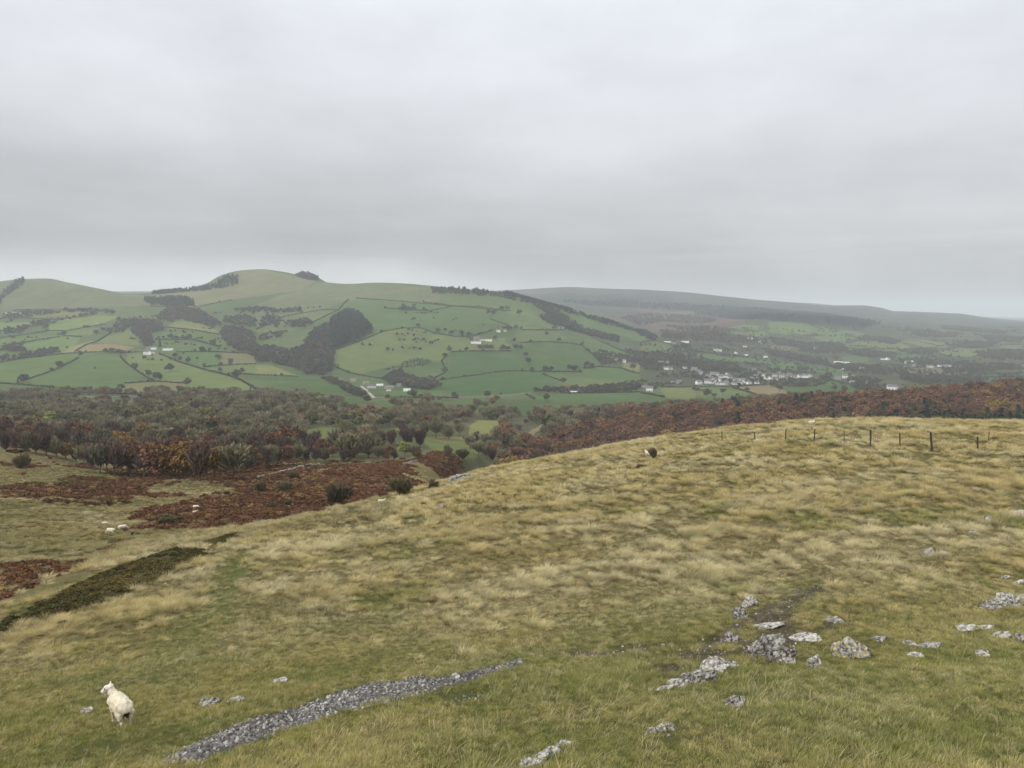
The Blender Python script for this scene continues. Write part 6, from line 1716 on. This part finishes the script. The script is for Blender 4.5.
# ------------------------------------------------------------------ sheep: one continuous body each
SHEEP_M = bpy.data.materials.new('fleece'); SHEEP_M.use_nodes = True
_t = SHEEP_M.node_tree; _b = _t.nodes['Principled BSDF']; _b.inputs['Roughness'].default_value = .95; _b.inputs['Specular IOR Level'].default_value = .1
_a = _t.nodes.new('ShaderNodeAttribute'); _a.attribute_name = 'coat'; _t.links.new(_a.outputs['Color'], _b.inputs['Base Color'])
_n = _t.nodes.new('ShaderNodeTexNoise'); _n.inputs['Scale'].default_value = 28; _n.inputs['Detail'].default_value = 5
_c = _t.nodes.new('ShaderNodeTexCoord'); _t.links.new(_c.outputs['Object'], _n.inputs['Vector'])
_p = _t.nodes.new('ShaderNodeBump'); _p.inputs['Strength'].default_value = .6; _p.inputs['Distance'].default_value = .02
_t.links.new(_n.outputs[0], _p.inputs['Height']); _t.links.new(_p.outputs[0], _b.inputs['Normal'])
def sheep_mesh(pose='alert', turn=0.0, voxel=.018, dark=False):
    """head towards +X, feet on z=0. The shape is grown as one surface round a skeleton of tapered limbs"""
    seg = []                                                            # (p0, p1, r0, r1)
    B_ = lambda *a: seg.append((np.array(a[0], float), np.array(a[1], float), a[2], a[3]))
    lie = pose == 'lying'
    zc = .30 if lie else .56
    B_((-.30,0,zc+.02), (.26,0,zc), .225, .225); B_((-.36,0,zc), (-.42,0,zc-.02), .19, .13); B_((.22,0,zc-.02), (.38,0,zc+.06), .20, .15); B_((-.2,0,zc-.10), (.2,0,zc-.12), .17, .18)
    B_((-.34,.1,zc-.12), (-.36,.11,zc-.2), .13, .09); B_((-.34,-.1,zc-.12), (-.36,-.11,zc-.2), .13, .09)
    if pose == 'grazing':
        nk = np.array([.62,0,.34]); hd = np.array([.74,0,.16]); B_((.34,0,zc+.06), nk, .13, .09)
    else:
        nk = np.array([.50, .05*turn, zc+.27]); B_((.32,0,zc+.05), nk, .145, .095); hd = nk + np.array([.15*math.cos(turn), .15*math.sin(turn), -.02])
    d = hd - nk; d /= np.linalg.norm(d)
    sd_ = np.cross([0, 0, 1], d); n_ = np.linalg.norm(sd_); sd_ = sd_/n_ if n_ > 1e-3 else np.array([0, 1., 0])
    upv = np.cross(d, sd_)
    B_(nk + upv*.03, nk + d*.08 + upv*.03, .092, .085); B_(nk + d*.08 + upv*.02, nk + d*.20 - upv*.035, .082, .052)     # skull and muzzle
    for s in (1, -1): B_(nk + sd_*s*.07 + upv*.06, nk + sd_*s*.19 + upv*.10 - d*.03, .030, .014)                          # ears
    B_((-.46,0,zc+.05), (-.50,0,zc-.16), .045, .03)                                                                       # tail
    if lie:
        for y in (.12, -.12): B_((.3,y,.12), (.48,y,.05), .06, .04); B_((-.3,y*1.3,.12), (-.12,y*1.5,.05), .08, .04)
    else:
        for y, dx in ((.11, .03), (-.11, -.03)):
            B_((.27+dx,y,zc-.16), (.27+dx,y*.95,.24), .075, .036); B_((.27+dx,y*.95,.24), (.265+dx,y*.95,.035), .032, .026); B_((.265+dx,y*.95,.03), (.295+dx,y*.95,.02), .032, .022)
            B_((-.33-dx,y,zc-.14), (-.30-dx,y,.33), .10, .052); B_((-.30-dx,y,.33), (-.39-dx,y,.22), .046, .034); B_((-.39-dx,y,.22), (-.37-dx,y,.035), .031, .026); B_((-.37-dx,y,.03), (-.34-dx,y,.02), .032, .022)
    # signed distance on a grid, then a surface by remeshing overlapping hulls
    bm = bmesh.new()
    for p0, p1, r0, r1 in seg:
        L_ = np.linalg.norm(p1-p0); n = max(2, int(L_/(min(r0, r1)*.5)) + 1)
        for f in np.linspace(0, 1, n):
            c = p0 + (p1-p0)*f
            bmesh.ops.create_icosphere(bm, subdivisions=2, radius=r0 + (r1-r0)*f, matrix=Matrix.Translation(Vector(c)))
    me = bpy.data.meshes.new('sheep'); bm.to_mesh(me); bm.free()
    tmp = bpy.data.objects.new('tmp_body', me); COL.objects.link(tmp)
    rm = tmp.modifiers.new('grow', 'REMESH'); rm.mode = 'VOXEL'; rm.voxel_size = voxel
    sm = tmp.modifiers.new('ease', 'SMOOTH'); sm.iterations = 4; sm.factor = .5
    dg = bpy.context.evaluated_depsgraph_get(); dg.update()
    res = bpy.data.meshes.new_from_object(tmp.evaluated_get(dg)); res.name = 'sheep'
    bpy.data.objects.remove(tmp); bpy.data.meshes.remove(me)
    co = np.zeros(len(res.vertices)*3); res.vertices.foreach_get('co', co); co = co.reshape(-1, 3)
    nr_ = np.zeros(len(co)*3); res.vertices.foreach_get('normal', nr_); nr_ = nr_.reshape(-1, 3)
    trunk = (np.abs(co[:, 0]) < .5) & (co[:, 2] > zc - .3)
    lump = np.array([mnoise.fractal(Vector(c*9), 1, 2, 3) for c in co])
    co = co + nr_*(np.where(trunk, .022, .004)*lump)[:, None]
    res.vertices.foreach_set('co', co.reshape(-1)); res.update()
    c4 = np.ones((len(co), 4)); base = np.array((.60, .545, .42))
    c4[:, :3] = base*(1 + .22*lump)[:, None]
    hd_d = np.linalg.norm(co - (nk + d*.10), axis=1)
    c4[hd_d < .16, :3] = (.66, .60, .54)
    leg = (co[:, 2] < .30) & ~lie; c4[leg, :3] = (.50, .44, .34)
    c4[(co[:, 2] < .035) & ~lie, :3] = (.05, .045, .04)                                                                   # hooves
    for s in (1, -1):
        e = nk + d*.125 + sd_*s*.062 + upv*.045; c4[np.linalg.norm(co - e, axis=1) < .024, :3] = (.02, .018, .015)          # eyes
    nose = nk + d*.25 - upv*.05; c4[np.linalg.norm(co - nose, axis=1) < .05, :3] = (.16, .11, .10)
    und = (co[:, 0] < -.40) & (co[:, 2] < zc - .04) & (co[:, 2] > zc - .24) & (np.abs(co[:, 1]) < .07); c4[und, :3] = (.045, .03, .022)
    if dark: c4[:, :3] = np.array((.035, .028, .022))*(1 + .3*lump)[:, None]
    at = res.color_attributes.new('coat', 'FLOAT_COLOR', 'POINT'); at.data.foreach_set('color', c4.astype(np.float32).reshape(-1))
    res.materials.clear(); res.materials.append(SHEEP_M)
    res.polygons.foreach_set('use_smooth', np.ones(len(res.polygons), bool))
    return res
GS = 'sheep grazing on the hillside and moor'
p = seen(121, 725)
o = link('sheep', sheep_mesh('alert', 1.3, .014)); o.location = (p.x, p.y, p.z + .01); o.rotation_euler = (0, 0, math.radians(134)); o.scale = (.74, .74, .74)
tag(o, 'large white sheep nearby, standing rump to us and looking left', 'sheep', GS)
SM = {'stand': sheep_mesh('alert', .3, .03), 'graze': sheep_mesh('grazing', 0, .03), 'lie': sheep_mesh('lying', .4, .03), 'dark': sheep_mesh('grazing', 0, .03, True)}
for x, y, w, k, rz, lb in [
  (105,525.5,5,'graze',.3,'small white sheep, upper of the three grazing below the bracken'), (111,534.5,8.5,'graze',2.9,'largest white sheep of the three grazing below the bracken'),
  (122.5,530.5,7.5,'graze',.5,'white sheep between its two companions and the dark one'), (132.5,536.5,6,'dark',1.9,'dark brown sheep beside three white ones'),
  (196,509.5,6,'graze',.2,'upper of two tiny sheep in the bracken gap'), (195,513,4,'lie',.4,'lower of two tiny sheep in the bracken gap'),
  (381.5,503,7,'lie',.1,'white sheep lying on the very brow, only its back showing'), (648,457,6,'stand',2.2,'white sheep beside the bare thorn bush on the brow'),
  (811.5,424,5,'lie',.2,'white sheep on the skyline above the fence posts'), (280,453.5,4,'graze',.3,'tiny white sheep at the foot of the bottom meadow'),
  (355,463,5,'dark',.2,'dark sheep at the top edge of the bracken')]:
    p = seen(x, y); L_ = 1.15
    o = link('sheep', SM[k]); s = min(max(w*p.length/F_PX/L_, .75), 1.25); o.location = (p.x, p.y, p.z); o.rotation_euler = (0, 0, rz); o.scale = (s, s, s)
    tag(o, lb, 'sheep', GS)
HAZE = 0.0001
# ------------------------------------------------------------------ the damp air
hz = bpy.data.materials.new('damp_air'); hz.use_nodes = True
hn = hz.node_tree; hn.nodes.clear()
ho = hn.nodes.new('ShaderNodeOutputMaterial'); hv = hn.nodes.new('ShaderNodeVolumePrincipled')
hv.inputs['Color'].default_value = (.84, .90, .96, 1)
hv.inputs['Density'].default_value = HAZE
hv.inputs['Anisotropy'].default_value = 0.0
hn.links.new(hv.outputs[0], ho.inputs['Volume'])
zlo = float(min(GZ.min(), -420)) - 1.0
zhi = float(GZ.max()) + 40.0
bx = 37000.0
vb = [(-bx, -70, zlo), (bx, -70, zlo), (bx, 26000, zlo), (-bx, 26000, zlo), (-bx, -70, zhi), (bx, -70, zhi), (bx, 26000, zhi), (-bx, 26000, zhi)]
fb = [(3,2,1,0), (4,5,6,7), (0,1,5,4), (1,2,6,5), (2,3,7,6), (3,0,4,7)]
ho_ = link('haze', mesh_from('haze', vb, fb, [hz])); ho_['kind'] = 'stuff'
ho_['label'] = 'thin damp haze filling the valley'
